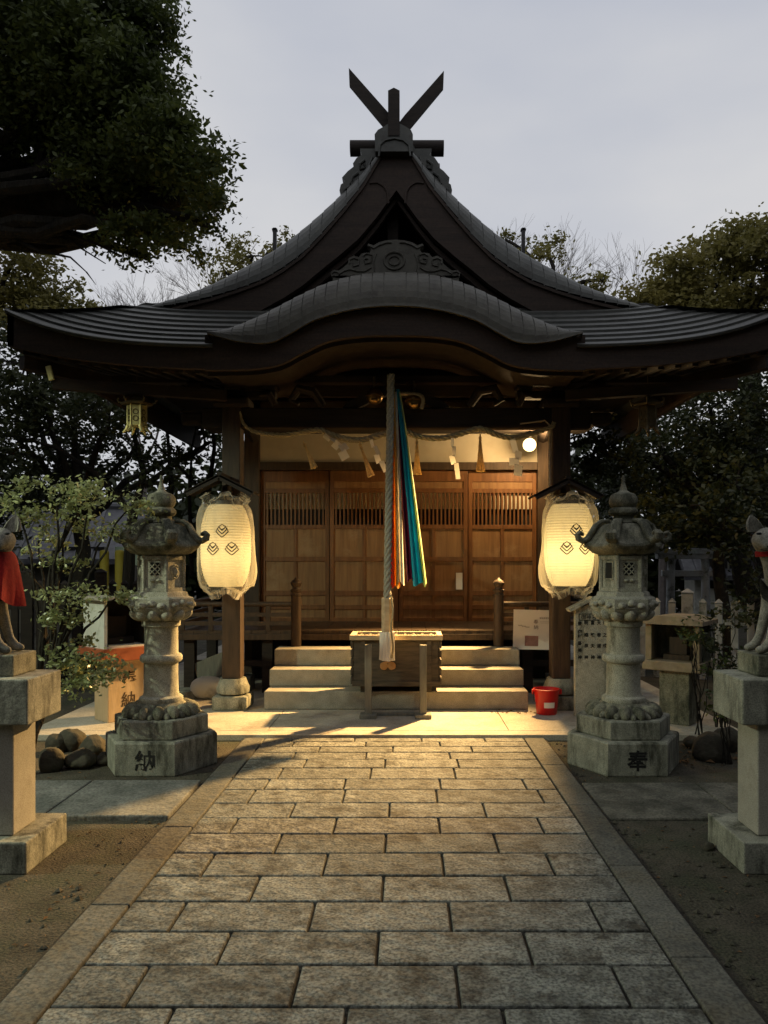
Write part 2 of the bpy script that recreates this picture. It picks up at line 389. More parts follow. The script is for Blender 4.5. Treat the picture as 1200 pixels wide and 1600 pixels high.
# side slabs crossing
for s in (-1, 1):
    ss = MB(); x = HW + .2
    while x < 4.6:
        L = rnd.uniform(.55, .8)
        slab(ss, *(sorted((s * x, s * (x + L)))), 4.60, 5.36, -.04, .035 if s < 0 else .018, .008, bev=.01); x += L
    setp(ss.build('side_paving', M['side_slab'] if s < 0 else M['side_slab_dark']), kind='structure')
# concrete apron
ap = MB()
ap.b2(-3.27, 3.1, 6.69, 6.86, -.05, .05, bev=.006)
xe = [-3.27, -2.1, -1.14, 1.02, 2.0, 3.1]
for a, b in zip(xe, xe[1:]): ap.b2(a + .003, b - .003, 6.865, 9.0, -.05, .05, bev=.004)
ap.b2(-3.27, 3.1, 9.005, 14.2, -.05, .05)
setp(ap.build('paved_apron', M['concrete']), kind='structure')
AP = .05

# ================================================================== HALL
hall = thing('shrine_hall', 'wooden shrine hall with curved copper roof, crossed finials and panelled doors', 'shrine', (0, 10, 0))
def hb(mb, name, m, parent=None, **k):
    return mb.build(name, m, parent or hall, world=True, **k)
FLAT0[0] = False
S_T = smooth_tab([(0, 6.02), (.2, 5.86), (.488, 5.58), (.836, 5.266), (1.184, 4.988), (1.53, 4.769), (1.88, 4.565), (2.228, 4.40), (2.576, 4.26), (3.0, 4.06), (3.55, 3.86)])
V_T = smooth_tab([(0, 5.93), (.197, 5.71), (.35, 5.463), (.55, 5.21), (.763, 4.963), (.977, 4.743), (1.377, 4.483), (1.923, 4.297), (2.41, 4.20), (2.65, 4.17)])
FLAT0[0] = True
L_T = smooth_tab([(0, 3.895), (.356, 3.866), (.72, 3.77), (.93, 3.655), (1.12, 3.565), (1.40, 3.57), (1.70, 3.645)])
U_T = smooth_tab([(0, 4.287), (.304, 4.27), (.614, 4.196), (.93, 4.056), (1.247, 3.886), (1.5, 3.76), (1.70, 3.665)])
K_T = smooth_tab([(0, 3.627), (.30, 3.62), (.6, 3.575), (.84, 3.47), (1.05, 3.363), (1.3, 3.32), (1.53, 3.312), (1.75, 3.31)])
WX = 3.55
E = lambda x: 3.52 + .32 * min(1, abs(x) / WX) ** 5.5
B = lambda x: 3.31 + .226 * min(1, abs(x) / WX) ** 4
def rise(t): return .66 * t ** 1.06 if t <= 1 else .66 + .62 * (t - 1)
def skirt(x, t): return min(E(x) + rise(t), interp(S_T, x) - .0)

def lin(a, b, n): return [a + (b - a) * i / n for i in range(n + 1)]
# front skirt of the roof with stepped courses
sk = MB(); NC = 9; cw = 1.12 / NC
xs = lin(-WX, WX, 90)
rowsets = []
for xs, k0 in ((lin(-WX, -1.66, 30), 0), (lin(1.66, WX, 30), 0), (lin(-1.66, -1.2, 6), 1), (lin(1.2, 1.66, 6), 1), (lin(-1.2, 1.2, 24), 5)):
  rowsv = []
  for k in range(NC):
    if k < k0: continue
    t0, t1 = k * cw, (k + 1) * cw
    rowsv.append([(x, 7.0 + t0, skirt(x, t0) + .022) for x in xs])
    rowsv.append([(x, 7.0 + t1 + .012, skirt(x, t1) + .004) for x in xs])
    rowsv.append([(x, 7.0 + t1 + .012, skirt(x, t1) - .006) for x in xs])
    rowsv.append([(x, 7.0 + t1, skirt(x, t1) - .006) for x in xs])
  rowsv.append([(x, 8.62, skirt(x, 1.62)) for x in xs])
  sk.grid(rowsv, smooth=False)
# front edge roll of the copper
for xs in (lin(-WX, -1.66, 30), lin(1.66, WX, 30)):
    sk.grid([[(x, 7.05, E(x) - .012) for x in xs], [(x, 6.99, E(x) - .012) for x in xs], [(x, 6.985, E(x) + .01) for x in xs], [(x, 7.0, E(x) + .022) for x in xs]], smooth=False)
# main slopes, stepped down from the ridge, rounded at the front verge
def course_cols(x0, x1, w_):
    n_ = max(1, round((x1 - x0) / w_)); r_ = []
    for k in range(n_):
        a, b = x0 + (x1 - x0) * k / n_, x0 + (x1 - x0) * (k + 1) / n_
        r_ += [(a, 0.0), ((a + b) / 2, .004), (b - .009, .007), (b - .009, -.012), (b, -.012)]
    return r_
Y_BACK = 13.4
for s in (-1, 1):
    cols = course_cols(.02, WX, .125)
    cols = [c for c in cols]
    rr = []
    for j in range(9):
        a = j / 8 * PI / 2; rr.append(('r', 1 - math.cos(a), math.sin(a)))
    rws = []
    for kind, fy, fz in rr:
        rw = []
        for x, dz in cols:
            sv = interp(S_T, x)
            if x < 2.62:
                v = interp(V_T, x); y = 7.93 + .42 * fy; z = v + (sv - v) * fz
            else:
                tt = min(1.0, (x - 2.62) / (WX - 2.62))
                y = 7.93 + .42 * fy - tt * (.93); z = min(sv, 99)
                v = min(interp(V_T, 2.65), sv); z = (v if x < 2.8 else sv) + (sv - (v if x < 2.8 else sv)) * fz
            rw.append((s * x, y, z + (dz if x < 2.5 else -.004)))
        rws.append(rw)
    cols = [(x, dz if x < 2.5 else 0) for x, dz in cols]
    for y in (9.0, 10.5, 12, Y_BACK): rws.append([(s * x, y, interp(S_T, x) + dz) for x, dz in cols])
    sk.grid(rws, smooth=False, flip=(s > 0))
    # side edge
    sk.grid([[(s * WX, y, interp(S_T, WX) + .02), (s * WX, y, interp(S_T, WX) - .05)] for y in lin(7.0, Y_BACK, 6)], smooth=False)
roof = hb(sk, 'roof', M['copper'])
# eave boards on the sides and front, soffit
for s in (-1, 1):
    fb = MB(); xa = [s * x for x in lin(1.70, WX, 24)]
    fb.strip([(x, E(x) - .012) for x in xa], [(x, B(x)) for x in xa], 7.03, 7.09)
    fb.add([(s * WX, 7.03, E(WX)), (s * WX, Y_BACK, 3.84), (s * WX, Y_BACK, 3.52), (s * WX, 7.03, B(WX)),
            (s * (WX - .06), 7.03, E(WX)), (s * (WX - .06), Y_BACK, 3.84), (s * (WX - .06), Y_BACK, 3.52), (s * (WX - .06), 7.03, B(WX))],
           [(0, 1, 2, 3), (7, 6, 5, 4), (3, 2, 6, 7), (0, 4, 5, 1), (0, 3, 7, 4)])
    hb(fb, 'eave_board', M['fascia'], roof)
so = MB()
for xa_, xb_, ya_ in ((-WX + .02, -1.72, 7.08), (1.72, WX - .02, 7.08), (-1.72, 1.72, 8.3)):
    so.grid([[(x, y, B(x) + .05 + .13 * min(2.9, (y - 7.06))) for x in lin(xa_, xb_, 24)] for y in lin(ya_, Y_BACK, 20)])
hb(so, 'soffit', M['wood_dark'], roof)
for i in range(44):
    x = -3.42 + i * 6.84 / 43
    if abs(x) < 1.66: continue
    r_ = MB(); r_.bar((x, 7.12, B(x) + .015), (x, 9.9, B(x) + .05 + .13 * 2.8 - .035), .055, .07)
    hb(r_, 'rafter', M['gable_dark'], roof)
for s in (-1, 1):
    t_ = MB(); t_.bar((s * 3.45, 7.10, 3.40), (s * 2.9, 7.75, 3.36), .11, .12)
    t_.bar((s * 3.2, 7.18, 3.22), (s * 1.7, 7.7, 3.22), .09, .1)
    hb(t_, 'corner_beam', M['wood_h'], roof)
cp = MB(); q = at(78, 583, 7.12); cp.box(q, (.055, .02, .14), rot=Matrix.Rotation(R(-14), 3, 'Y'), bev=.008)
hb(cp, 'beam_end_cap', M['brass_dull'], roof)

# karahafu
kf = MB()
for s in (-1, 1):
    cols = course_cols(0, 1.70, .106)
    rws = []
    for j in range(11):
        a = j / 10 * PI / 2
        rws.append([(s * x * (1 + .0 * fzz), 6.95 + .36 * (1 - math.cos(a)), interp(L_T, x) + (interp(U_T, x) - interp(L_T, x)) * math.sin(a) + dz * 1.0 * min(1, 4 * (interp(U_T, x) - interp(L_T, x)))) for (x, dz), fzz in zip(cols, [0] * len(cols))])
    rws.insert(0, [(s * x, 6.97, interp(L_T, x) - .025) for x, dz in cols]); rws.insert(1, [(s * x, 6.945, interp(L_T, x) - .02) for x, dz in cols])
    for y in (7.6, 8.0, 8.62): rws.append([(s * x, y, interp(U_T, x) + dz * .6) for x, dz in cols])
    kf.grid(rws, smooth=False, flip=(s > 0))
    kf.add([(s * 1.70, 6.945, 3.625), (s * 1.70, 7.3, 3.665), (s * 1.70, 7.3, 3.5), (s * 1.70, 6.97, 3.6)], [(0, 1, 2, 3)])
kara = hb(kf, 'curved_porch_roof', M['copper2'])
kb = MB(); xa = lin(-1.74, 1.74, 80)
kb.strip([(x, interp(L_T, x) - .02) for x in xa], [(x, interp(K_T, x)) for x in xa], 7.022, 7.08)
hb(kb, 'porch_fascia', M['fascia'], kara)
kb = MB(); xa = lin(-1.74, 1.74, 60)
kb.strip([(x, interp(K_T, x) + .05) for x in xa], [(x, interp(K_T, x) - .03) for x in xa], 7.12, 7.18)
kb.grid([[(x, y, interp(K_T, x) + .04) for x in xa] for y in (7.05, 7.5, 8.4)])
kb.b2(-1.74, 1.74, 8.38, 8.42, 3.36, 4.05)
hb(kb, 'porch_ceiling', M['wood_dark'], kara)

# barge boards
prs = [((619.5, 243), (619.5, 300)), ((594, 246), (606, 318)), ((567, 292), (588, 343)), ((537, 330), (560, 376)), ((505, 367), (530, 402)), ((473, 400), (500, 426)),
       ((443, 422), (475, 447)), ((413, 439), (445, 467)), ((370, 455), (400, 492)), ((331, 467), (360, 503)), ((258, 485), (280, 505))]
for s in (-1, 1):
    A = []; Bq = []
    for a, b in prs:
        pa = at(*a, 8.0); pb = at(*b, 8.0); A.append((s * abs(pa.x), pa.z)); Bq.append((s * abs(pb.x), pb.z))
    A[0] = (0, A[0][1]); Bq[0] = (0, Bq[0][1])
    bb = MB(); bb.strip(A, Bq, 7.96, 8.05)
    # second, thinner board behind
    bb.strip([(a[0], a[1] - .02) for a in Bq], [(b[0] * .97, b[1] - .07) for b in Bq], 8.06, 8.12)
    # raised edging
    for k in range(1, len(A) - 1):
        bb.bar((A[k][0], 7.95, A[k][1] - .03), (A[k + 1][0], 7.95, A[k + 1][1] - .03), .03, .03)
    # carved scroll line near the head
    sp = [at(620 + s * dx, dy, 7.955) for dx, dy in ((13, 318), (15, 300), (20, 291), (30, 285), (42, 286))]
    bb.tube([(p.x, 7.955, p.z) for p in sp], .012, 6)
    hb(bb, 'barge_board', M['fascia'], roof)
gb = MB()
gb.prism([(0, 5.62), (-2.3, 4.2), (-2.3, 3.9), (2.3, 3.9), (2.3, 4.2)], 8.6, 8.7)
for x in lin(-1.8, 1.8, 18): gb.b2(x - .02, x + .02, 8.56, 8.6, 4.0, 5.55 - abs(x) * .72)
hb(gb, 'gable_wall', M['gable_dark'])
gp = MB(); a = at(605, 385, 8.3); b = at(623, 330, 8.3)
gp.b2(a.x, b.x, 8.25, 8.35, a.z - .1, b.z, bev=.01); gp.b2(-1.2, 1.2, 8.4, 8.55, 4.35, 4.5)
hb(gp, 'gable_strut', M['wood_dark'])

# ridge, ogre tile, crossbar, finials
def pp(lst, Y): return [(at(x, y, Y).x, at(x, y, Y).z) for x, y in lst]
def mirror(lst, c=618.5): return [(2 * c - x, y) for x, y in reversed(lst)]
rg = MB(); rg.b2(-.2, .2, 8.3, 13.3, 5.75, 6.08, bev=.02); rg.b2(-.13, .13, 8.3, 13.3, 6.08, 6.16, bev=.02)
ridge = hb(rg, 'ridge', M['copper'], roof)
og = MB()
left = [(600, 236), (563, 236), (566, 246), (558, 250), (552, 259), (553, 264), (544, 271), (535, 281), (540, 287), (533, 292), (531, 301), (534, 309), (541, 311), (550, 305), (568, 296), (600, 262)]
og.prism(pp(left + mirror(left), 8.15), 8.1, 8.24)
for s in (-1, 1):
    for pts in ([(570, 250), (562, 256), (563, 264), (571, 262), (569, 256)], [(560, 270), (551, 276), (548, 286), (556, 292), (563, 284), (557, 281)], [(545, 292), (538, 296), (537, 304), (544, 304)],
                [(582, 246), (575, 262), (566, 274), (556, 298)], [(590, 250), (583, 268), (572, 284), (562, 296)]):
        og.tube([at(x if s < 0 else 1237 - x, y, 8.09) for x, y in pts], .014, 6)
hb(og, 'ridge_end_carving', M['copper'], roof)
hd = MB()
hd.prism(pp([(587, 246), (586, 220), (591, 213), (600, 208), (606, 204), (627, 204), (634, 208), (642, 213), (645, 220), (645, 246)], 7.98), 7.86, 8.3)
hd.tube([at(x, y, 7.85) for x, y in [(592, 244), (594, 226), (602, 219), (616, 216), (630, 219), (639, 227), (641, 244)]], .01, 6)
hb(hd, 'ridge_end_block', M['copper'], roof)
cb = MB(); a = at(544, 232, 8.38); cb.tube([(-.51, 8.38, a.z), (.51, 8.38, a.z)], .082, 16)
hb(cb, 'ridge_billet', M['wood_dark'], roof)
for k in range(1, 6):
    cb = MB(); cb.tube([(-.5, 8.3 + k * .9, 6.24), (.5, 8.3 + k * .9, 6.24)], .082, 14); hb(cb, 'ridge_billet', M['wood_dark'], roof)
for yy, nm in ((7.95, 0), (13.2, 1)):
    for s in (-1, 1):
        ch = MB()
        poly = [(545, 106), (606, 175), (616, 188), (616, 214), (605, 204), (546, 133)]
        if s > 0: poly = mirror(poly, 619.5)
        ch.prism(pp(poly, 7.95), yy + (.0 if s < 0 else .045), yy + (.04 if s < 0 else .085))
        hb(ch, 'crossed_finial', M['wood_dark'], roof)
    ps = MB(); ps.prism(pp([(606.5, 216), (606.5, 146), (615.5, 141.5), (624.5, 146), (624.5, 216)], 7.9), yy - .1, yy - .01)
    hb(ps, 'finial_post', M['wood_dark'], roof)
for px_ in (429.5, 817.5):
    a = at(px_, 357, 9.0); rd = MB()
    rd.b2(a.x - .02, a.x + .02, 8.97, 9.03, interp(S_T, a.x) - .02, a.z, bev=.004); rd.box((a.x, 9, a.z - .02), (.06, .06, .02))
    hb(rd, 'roof_rod', M['black'], roof)

# carving on the porch roof
co = MB()
lft = [(618, 436), (600, 437), (560, 436), (530, 437), (519, 436), (517, 429), (521, 424), (530, 425), (536, 421), (544, 414), (545, 406), (553, 402), (561, 404), (566, 398), (578, 397), (580, 392), (574, 386), (576, 383), (584, 386), (592, 381), (604, 378), (618, 377)]
co.prism(pp(lft[1:] + mirror(lft[1:], 618), 7.6), 7.56, 7.68)
zz = at(616, 436, 7.6).z
co.b2(-.62, .62, 7.56, 7.7, 4.2, zz + .02)
for s in (-1, 1):
    def mxx(x): return x if s < 0 else 1236 - x
    for pts, r_ in (([(576, 384), (584, 388), (592, 383), (604, 379), (612, 379)], .011), ([(567, 400), (573, 396), (582, 399), (580, 410), (571, 412), (569, 405), (575, 404)], .010),
                ([(546, 412), (546, 406), (553, 403), (561, 406), (560, 414), (552, 416), (551, 410)], .010), ([(519, 432), (518, 427), (523, 424), (529, 426), (528, 431), (523, 431)], .009),
                ([(530, 428), (538, 423), (547, 421), (558, 424), (570, 424), (580, 418)], .009), ([(540, 434), (552, 429), (566, 433), (578, 428)], .008), ([(588, 396), (584, 408), (586, 424), (592, 432)], .009)):
        co.tube([at(mxx(x), y, 7.555) for x, y in pts], r_ * .8, 6)
cc = at(616, 407, 7.55)
co.tube([(cc.x + .1 * math.cos(a), 7.555, cc.z + .085 * math.sin(a)) for a in lin(0, 2 * PI, 24)], .011, 6)
co.tube([(cc.x + .055 * math.cos(a), 7.555, cc.z + .045 * math.sin(a)) for a in lin(0, 2 * PI, 16)], .008, 6)
hb(co, 'porch_roof_carving', M['copper2'], kara)

# ---- timber frame
YP = 7.95
for s in (-1, 1):
    x = s * 1.69
    p_ = MB(); p_.b2(x - .095, x + .095, YP - .095, YP + .095, .36, 3.2, bev=.012)
    post = hb(p_, 'porch_post', M['wood_post'])
    bs = MB()
    bs.b2(x - .18, x + .18, YP - .18, YP + .18, AP, .19, bev=.02)
    bs.lathe([(.12, .19), (.165, .21), (.17, .26), (.15, .31), (.13, .36)], 20, (x, YP, 0), ph=0)
    hb(bs, 'base_stone', M['granite_base'], post)
bm_ = MB(); bm_.b2(-2.0, 2.0, YP - .07, YP + .07, 2.93, 3.14, bev=.015)
for s in (-1, 1):
    bm_.b2(min(s * 2.0, s * 2.22), max(s * 2.0, s * 2.22), YP - .06, YP + .06, 2.97, 3.1, bev=.03)
    bm_.b2(s * 1.69 - .19, s * 1.69 + .19, YP - .15, YP + .15, 3.14, 3.24, bev=.03)
    bm_.b2(s * 1.69 - .45, s * 1.69 + .45, YP - .06, YP + .06, 3.24, 3.32, bev=.02)
    for dx in (-.38, 0, .38): bm_.b2(s * 1.69 + dx - .08, s * 1.69 + dx + .08, YP - .09, YP + .09, 3.32, 3.40, bev=.015)
bm_.b2(-3.3, 3.3, YP - .06, YP + .06, 3.40, 3.47)
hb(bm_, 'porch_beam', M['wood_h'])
fl = MB()
arch = [(-.55, 3.14), (-.5, 3.2), (-.3, 3.3), (-.12, 3.38), (.12, 3.38), (.3, 3.3), (.5, 3.2), (.55, 3.14), (.4, 3.14), (.25, 3.22), (0, 3.27), (-.25, 3.22), (-.4, 3.14)]
n_ = 4
fl.strip([(-.55, 3.15), (-.5, 3.2), (-.3, 3.31), (-.12, 3.38), (.12, 3.38), (.3, 3.31), (.5, 3.2), (.55, 3.15)], [(-.42, 3.14), (-.38, 3.15), (-.22, 3.23), (-.08, 3.28), (.08, 3.28), (.22, 3.23), (.38, 3.15), (.42, 3.14)], YP - .04, YP + .04)
fl.b2(-.1, .1, YP - .09, YP + .09, 3.38, 3.40)
hb(fl, 'frog_leg_strut', M['wood_dark'])
for s in (-1, 1):
    cn = MB()
    cn.tube([(s * 1.69, 8.0, 3.05), (s * 1.72, 8.7, 3.22), (s * 1.85, 9.5, 3.28), (s * 1.9, 10.1, 3.2)], [.1, .11, .1, .08], 8)
    hb(cn, 'tie_beam', M['wood_h']); cn = MB()
    cn.tube([(s * .75, 7.9, 3.16), (s * .85, 7.85, 3.3), (s * 1.0, 7.86, 3.33), (s * 1.08, 7.9, 3.22), (s * 1.0, 7.88, 3.17)], [.04, .05, .05, .04, .02], 8)
    cn.tube([(s * 1.25, 7.9, 3.17), (s * 1.3, 7.85, 3.27), (s * 1.4, 7.86, 3.26)], [.04, .04, .02], 8)
    hb(cn, 'carved_bracket', M['wood_h'])

YW = 10.15
# wall frame
wf = MB()
for s in (-1, 1):
    wf.b2(s * 1.93 - .1, s * 1.93 + .1, YW - .06, YW + .14, .1, 3.75, bev=.01)
wf.b2(-1.83, 1.83, YW - .05, YW + .1, 2.768, 2.872, bev=.006)
wf.b2(-2.3, 2.3, YW - .07, YW + .1, 3.675, 3.76, bev=.006)
wf.b2(-2.6, 2.6, YW - .35, YW - .2, 3.78, 3.88)
wf.b2(-1.83, 1.83, YW - .05, YW + .1, .60, .74)
hb(wf, 'wall_frame', M['wood_post'])
vc = MB(); vc.b2(-2.4, 2.4, 8.5, 9.93, 3.215, 3.24); hb(vc, 'bulb_light_baffle', M['wood_dark'])  # added board above the bulb, keeps its light off the soffit
pw = MB(); pw.b2(-1.83, 1.83, YW, YW + .08, 2.872, 3.675); hb(pw, 'plaster_wall', M['plaster'])
sw = MB()
for s in (-1, 1):
    sw.b2(s * 1.93 - .05, s * 1.93 + .05, YW + .14, 13.2, .1, 3.8)
sw.b2(-1.9, 1.9, 13.1, 13.2, .1, 3.8); sw.b2(-2.3, 2.3, YW, YW + .15, 3.765, 4.1)
hb(sw, 'side_wall', M['wood_dark'])
zf = lambda y: CZ + (VY - y) * YW / F
leafx = [-1.83, -.915, 0, .915, 1.83]
for i in range(4):
    x0, x1 = leafx[i] + .006, leafx[i + 1] - .006
    yo = 0.0 if i in (1, 2) else .045
    y0 = YW - .02 + yo; y1 = y0 + .035
    df = MB(); stw = .055; xm = (x0 + x1) / 2
    df.b2(x0, x0 + stw, y0, y1, .742, 2.766, bev=.003); df.b2(x1 - stw, x1, y0, y1, .742, 2.766, bev=.003)
    for za, zb in ((2.62, 2.766), (2.472, 2.53), (1.995, 2.05), (1.567, 1.626), (1.11, 1.178), (.93, .99), (.742, .82)):
        df.b2(x0 + stw, x1 - stw, y0 + .001, y1 - .001, za, zb, bev=.003)
    df.b2(xm - .022, xm + .022, y0 + .004, y1 - .004, .82, 1.995, bev=.003)
    d = hb(df, 'door', M['door'])
    for za, zb in ((.82, .93), (.99, 1.11), (1.178, 1.567), (1.626, 1.995)):
        for xa_, xb_ in ((x0 + stw, xm - .022), (xm + .022, x1 - stw)):
            pn = MB(); pn.b2(xa_ - .003, xb_ + .003, y0 + .022, y1 - .004, za - .004, zb + .004); hb(pn, 'panel', M['door_panel'], d)
    pn = MB(); pn.b2(x0 + stw - .004, x1 - stw + .004, y0 + .012, y1 - .004, 2.526, 2.624); hb(pn, 'panel', M['door_panel'], d)
    lt = MB(); nb = 15
    for k in range(nb):
        x = x0 + stw + (x1 - x0 - 2 * stw) * (k + .5) / nb; lt.b2(x - .011, x + .011, y0 + .006, y0 + .026, 2.045, 2.476)
    hb(lt, 'lattice', M['door'], d)
    cu = MB(); cu.b2(x0 + stw, x1 - stw, y0 + .04, y0 + .05, 2.26, 2.5)
    hb(cu, 'paper_lining', mat('old_paper', (.42, .36, .26), (.72, .65, .50), 9, rough=.9, bump=.1, stretch=(4, 1, .6)), d)
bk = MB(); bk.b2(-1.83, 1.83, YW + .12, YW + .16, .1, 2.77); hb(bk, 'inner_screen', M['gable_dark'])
tg = MB(); q = at(717.5, 908, YW - .03); tg.box(q, (.085, .004, .22)); hb(tg, 'paper_slip', M['paper'])

# veranda
vr = MB()
YV = 8.78
nb = 30
for k in range(nb):
    x0 = -2.5 + 5.0 * k / nb; vr.b2(x0 + .002, x0 + 5.0 / nb - .002, YV, YW - .02, .735, .775)
vr.b2(-2.52, 2.52, YV - .02, YV + .06, .665, .734, bev=.005)
vr.b2(-2.5, -1.95, YW, 13.2, .735, .775); vr.b2(1.95, 2.5, YW, 13.2, .735, .775)
hb(vr, 'veranda_floor', M['wood_post'])
vp = MB()
for x in (-2.4, -1.5, 1.5, 2.4):
    for y in (8.9, 9.9): vp.b2(x - .06, x + .06, y - .06, y + .06, AP, .665)
vp.b2(-2.4, 2.4, 8.88, 8.93, .35, .42)
hb(vp, 'veranda_posts', M['wood_dark'])
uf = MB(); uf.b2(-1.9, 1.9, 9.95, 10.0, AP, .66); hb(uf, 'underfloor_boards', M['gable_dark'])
for s in (-1, 1):
    rl = MB(); X1 = s * 2.46; X0 = s * 1.15
    for z, hgt in ((1.075, 0), (.955, 1), (.855, 1)):
        if hgt: rl.bar((X0, YV, z), (X1, YV, z), .035, .045); rl.bar((X1, YV, z), (X1, 12.8, z), .035, .045)
        else:
            rl.tube([(X0, YV, z), (X1, YV, z)], .03, 12); rl.tube([(X1, YV - .1, z), (X1, 12.8, z)], .03, 12)
    for k in range(4):
        x = X0 + (X1 - X0) * (k + 1) / 4; rl.b2(x - .025, x + .025, YV - .02, YV + .02, .775, 1.06)
    rail = hb(rl, 'railing', M['wood_post'])
    nw = MB()
    nw.lathe([(.058, .58), (.058, 1.17), (.064, 1.175), (.064, 1.19), (.052, 1.2), (.052, 1.215), (.066, 1.225), (.066, 1.24), (.045, 1.25), (.04, 1.27), (.058, 1.295), (.064, 1.32), (.05, 1.345), (.02, 1.362), (0.004, 1.385)], 18, (X0, YV - .06, 0))
    hb(nw, 'newel_post', M['wood_post'], rail)

# lantern canopies fixed to the porch posts
for s, pk in ((-1, (352, 747)), (1, (880, 752))):
    cnp = MB(); p = at(pk[0], pk[1], 7.72); x = p.x; z = p.z
    for q in (-1, 1):
        cnp.bar((x, 7.62, z), (x + q * .34, 7.62, z - .17), .34, .022)
    cnp.bar((x, 7.46, z + .012), (x, 7.86, z + .012), .05, .035)
    for q in (-1, 1): cnp.bar((x, 7.46, z - .02), (x + q * .32, 7.46, z - .185), .02, .05)
    cnp.bar((x, 7.7, z - .1), (s * 1.69, 7.9, z - .1), .05, .05)
    hb(cnp, 'lamp_canopy', M['wood_dark'])
# conduits
cd = MB(); q = at(859, 700, 7.84); cd.tube([(q.x, 7.84, 2.95), (q.x, 7.84, 2.3)], .016, 8)
cd.tube([(q.x, 7.84, 2.95), (q.x - .05, 7.84, 3.0), (q.x - .3, 7.86, 2.97)], .008, 6)
hb(cd, 'conduit', M['pale_wood'])
cd = MB(); q = at(375, 700, 7.9); cd.tube([(q.x, 7.9, 3.0), (q.x, 7.9, 2.2)], .018, 8); hb(cd, 'conduit', M['wood_post'])

# steps
st = thing('stone_steps', 'three pale stone steps rising to the shrine veranda behind the offering box', 'steps', (0, 7.82, AP))
for k, (z0, z1, y0) in enumerate(((AP, .24, 7.82), (.24, .42, 8.12), (.42, .60, 8.42))):
    m_ = MB(); w0 = 1.345 - k * .0
    m_.b2(-w0, w0, y0, 8.75 if k < 2 else 8.74, z0 + .001, z1, bev=.012)
    m_.build('step', M['step_stone'], st, world=True)

# light bulb
BL = Vector((1.66, 9.72, 3.04))
bl = thing('light_bulb', 'bare glowing bulb hanging under the porch beam right of the tassels', 'light bulb', BL)
m_ = MB(); m_.ball((0, 0, 0), .085, 12); m_.build('bulb', emis('bulb_glow', (1, .74, .36), 3.2), bl)
m_ = MB(); m_.tube([(0, 0, .07), (0, 0, .16)], .03, 10); m_.tube([(0, 0, .16), (.0, .1, .3), (.0, .35, .45)], .008, 6); m_.build('socket', M['black'], bl)
ld = bpy.data.lights.new('bulb_light', 'POINT'); ld.energy = BULB_W; ld.color = (1, .66, .30); ld.shadow_soft_size = .07
lo = bpy.data.objects.new('bulb_light', ld); lo.parent = bl; lo.location = (0, -.10, -.02); col.objects.link(lo)

sl = bpy.data.lights.new('reflector_light', 'SPOT'); sl.energy = SPOT_W; sl.color = (1, .60, .22); sl.shadow_soft_size = .07; sl.spot_size = R(62); sl.spot_blend = 1.0
slo = bpy.data.objects.new('reflector_light', sl); slo.parent = bl; slo.location = (0, -.12, -.02); col.objects.link(slo)
slo.rotation_euler = (Vector((-.75, 6.7, 0)) - BL).to_track_quat('-Z', 'Y').to_euler()

# ================================================================== ROPES AND PAPERS
def strands(mb, pts, rad, nst=3, turns=30, n=6, k=.58):
    pts = [Vector(p) for p in pts]
    cum = [0]
    for a, b in zip(pts, pts[1:]): cum.append(cum[-1] + (b - a).length)
    if not hasattr(rad, '__len__'): rad = [rad] * len(pts)
    def P(u):
        for i in range(len(cum) - 1):
            if u <= cum[i + 1] or i == len(cum) - 2:
                t = (u - cum[i]) / (cum[i + 1] - cum[i]); return pts[i].lerp(pts[i + 1], t), rad[i] + (rad[i + 1] - rad[i]) * t
    N_ = int(turns * 14)
    for q in range(nst):
        ps = []; rs = []
        for j in range(N_ + 1):
            u = cum[-1] * j / N_; p, r = P(u); p2, _ = P(min(cum[-1], u + .01)); p1, _ = P(max(0, u - .01))
            t = (p2 - p1).normalized(); up = Vector((0, 1, 0)); sd = t.cross(up).normalized(); up = sd.cross(t)
            a = 2 * PI * (turns * j / N_ + q / nst)
            ps.append(p + (up * math.cos(a) + sd * math.sin(a)) * r * .56); rs.append(r * k)
        mb.tube(ps, rs, n)
def curve_pts(pts, n=80):
    """Catmull-Rom through pts"""
    P = [Vector(p) for p in pts]; P = [P[0] * 2 - P[1]] + P + [P[-1] * 2 - P[-2]]; res = []
    k = max(2, n // (len(P) - 3))
    for i in range(1, len(P) - 2):
        for j in range(k):
            t = j / k; a, b, c, d = P[i - 1:i + 3]
            res.append(.5 * ((2 * b) + (c - a) * t + (2 * a - 5 * b + 4 * c - d) * t * t + (3 * b - a - 3 * c + d) * t ** 3))
    res.append(P[-2]); return res
YR = 7.84
rp = [(375, 643), (379, 659), (389, 670), (404, 676), (440, 680), (480, 674), (500, 672), (515, 678), (540, 686), (568, 687), (600, 678), (630, 673), (650, 681), (680, 685), (705, 682), (735, 673), (752, 670), (775, 679), (800, 684), (826, 679), (860, 668), (866, 660)]
cp_ = curve_pts([at(x, y, YR) for x, y in rp], 120)
rad = [(.010 + .026 * math.sin(PI * min(1, max(0, i / len(cp_))) ** .9) ** .8) if i / len(cp_) < .5 else .034 - .012 * max(0, i / len(cp_) - .8) * 3 for i in range(len(cp_))]
sh = thing('sacred_rope', 'twisted straw rope strung below the porch beam with straw tassels and paper streamers', 'rope', at(618, 680, YR))
m_ = MB(); rad = [r * .88 for r in rad]; strands(m_, cp_, rad, 3, 20, 7, .5); m_.build('rope', M['rope'], sh, world=True)
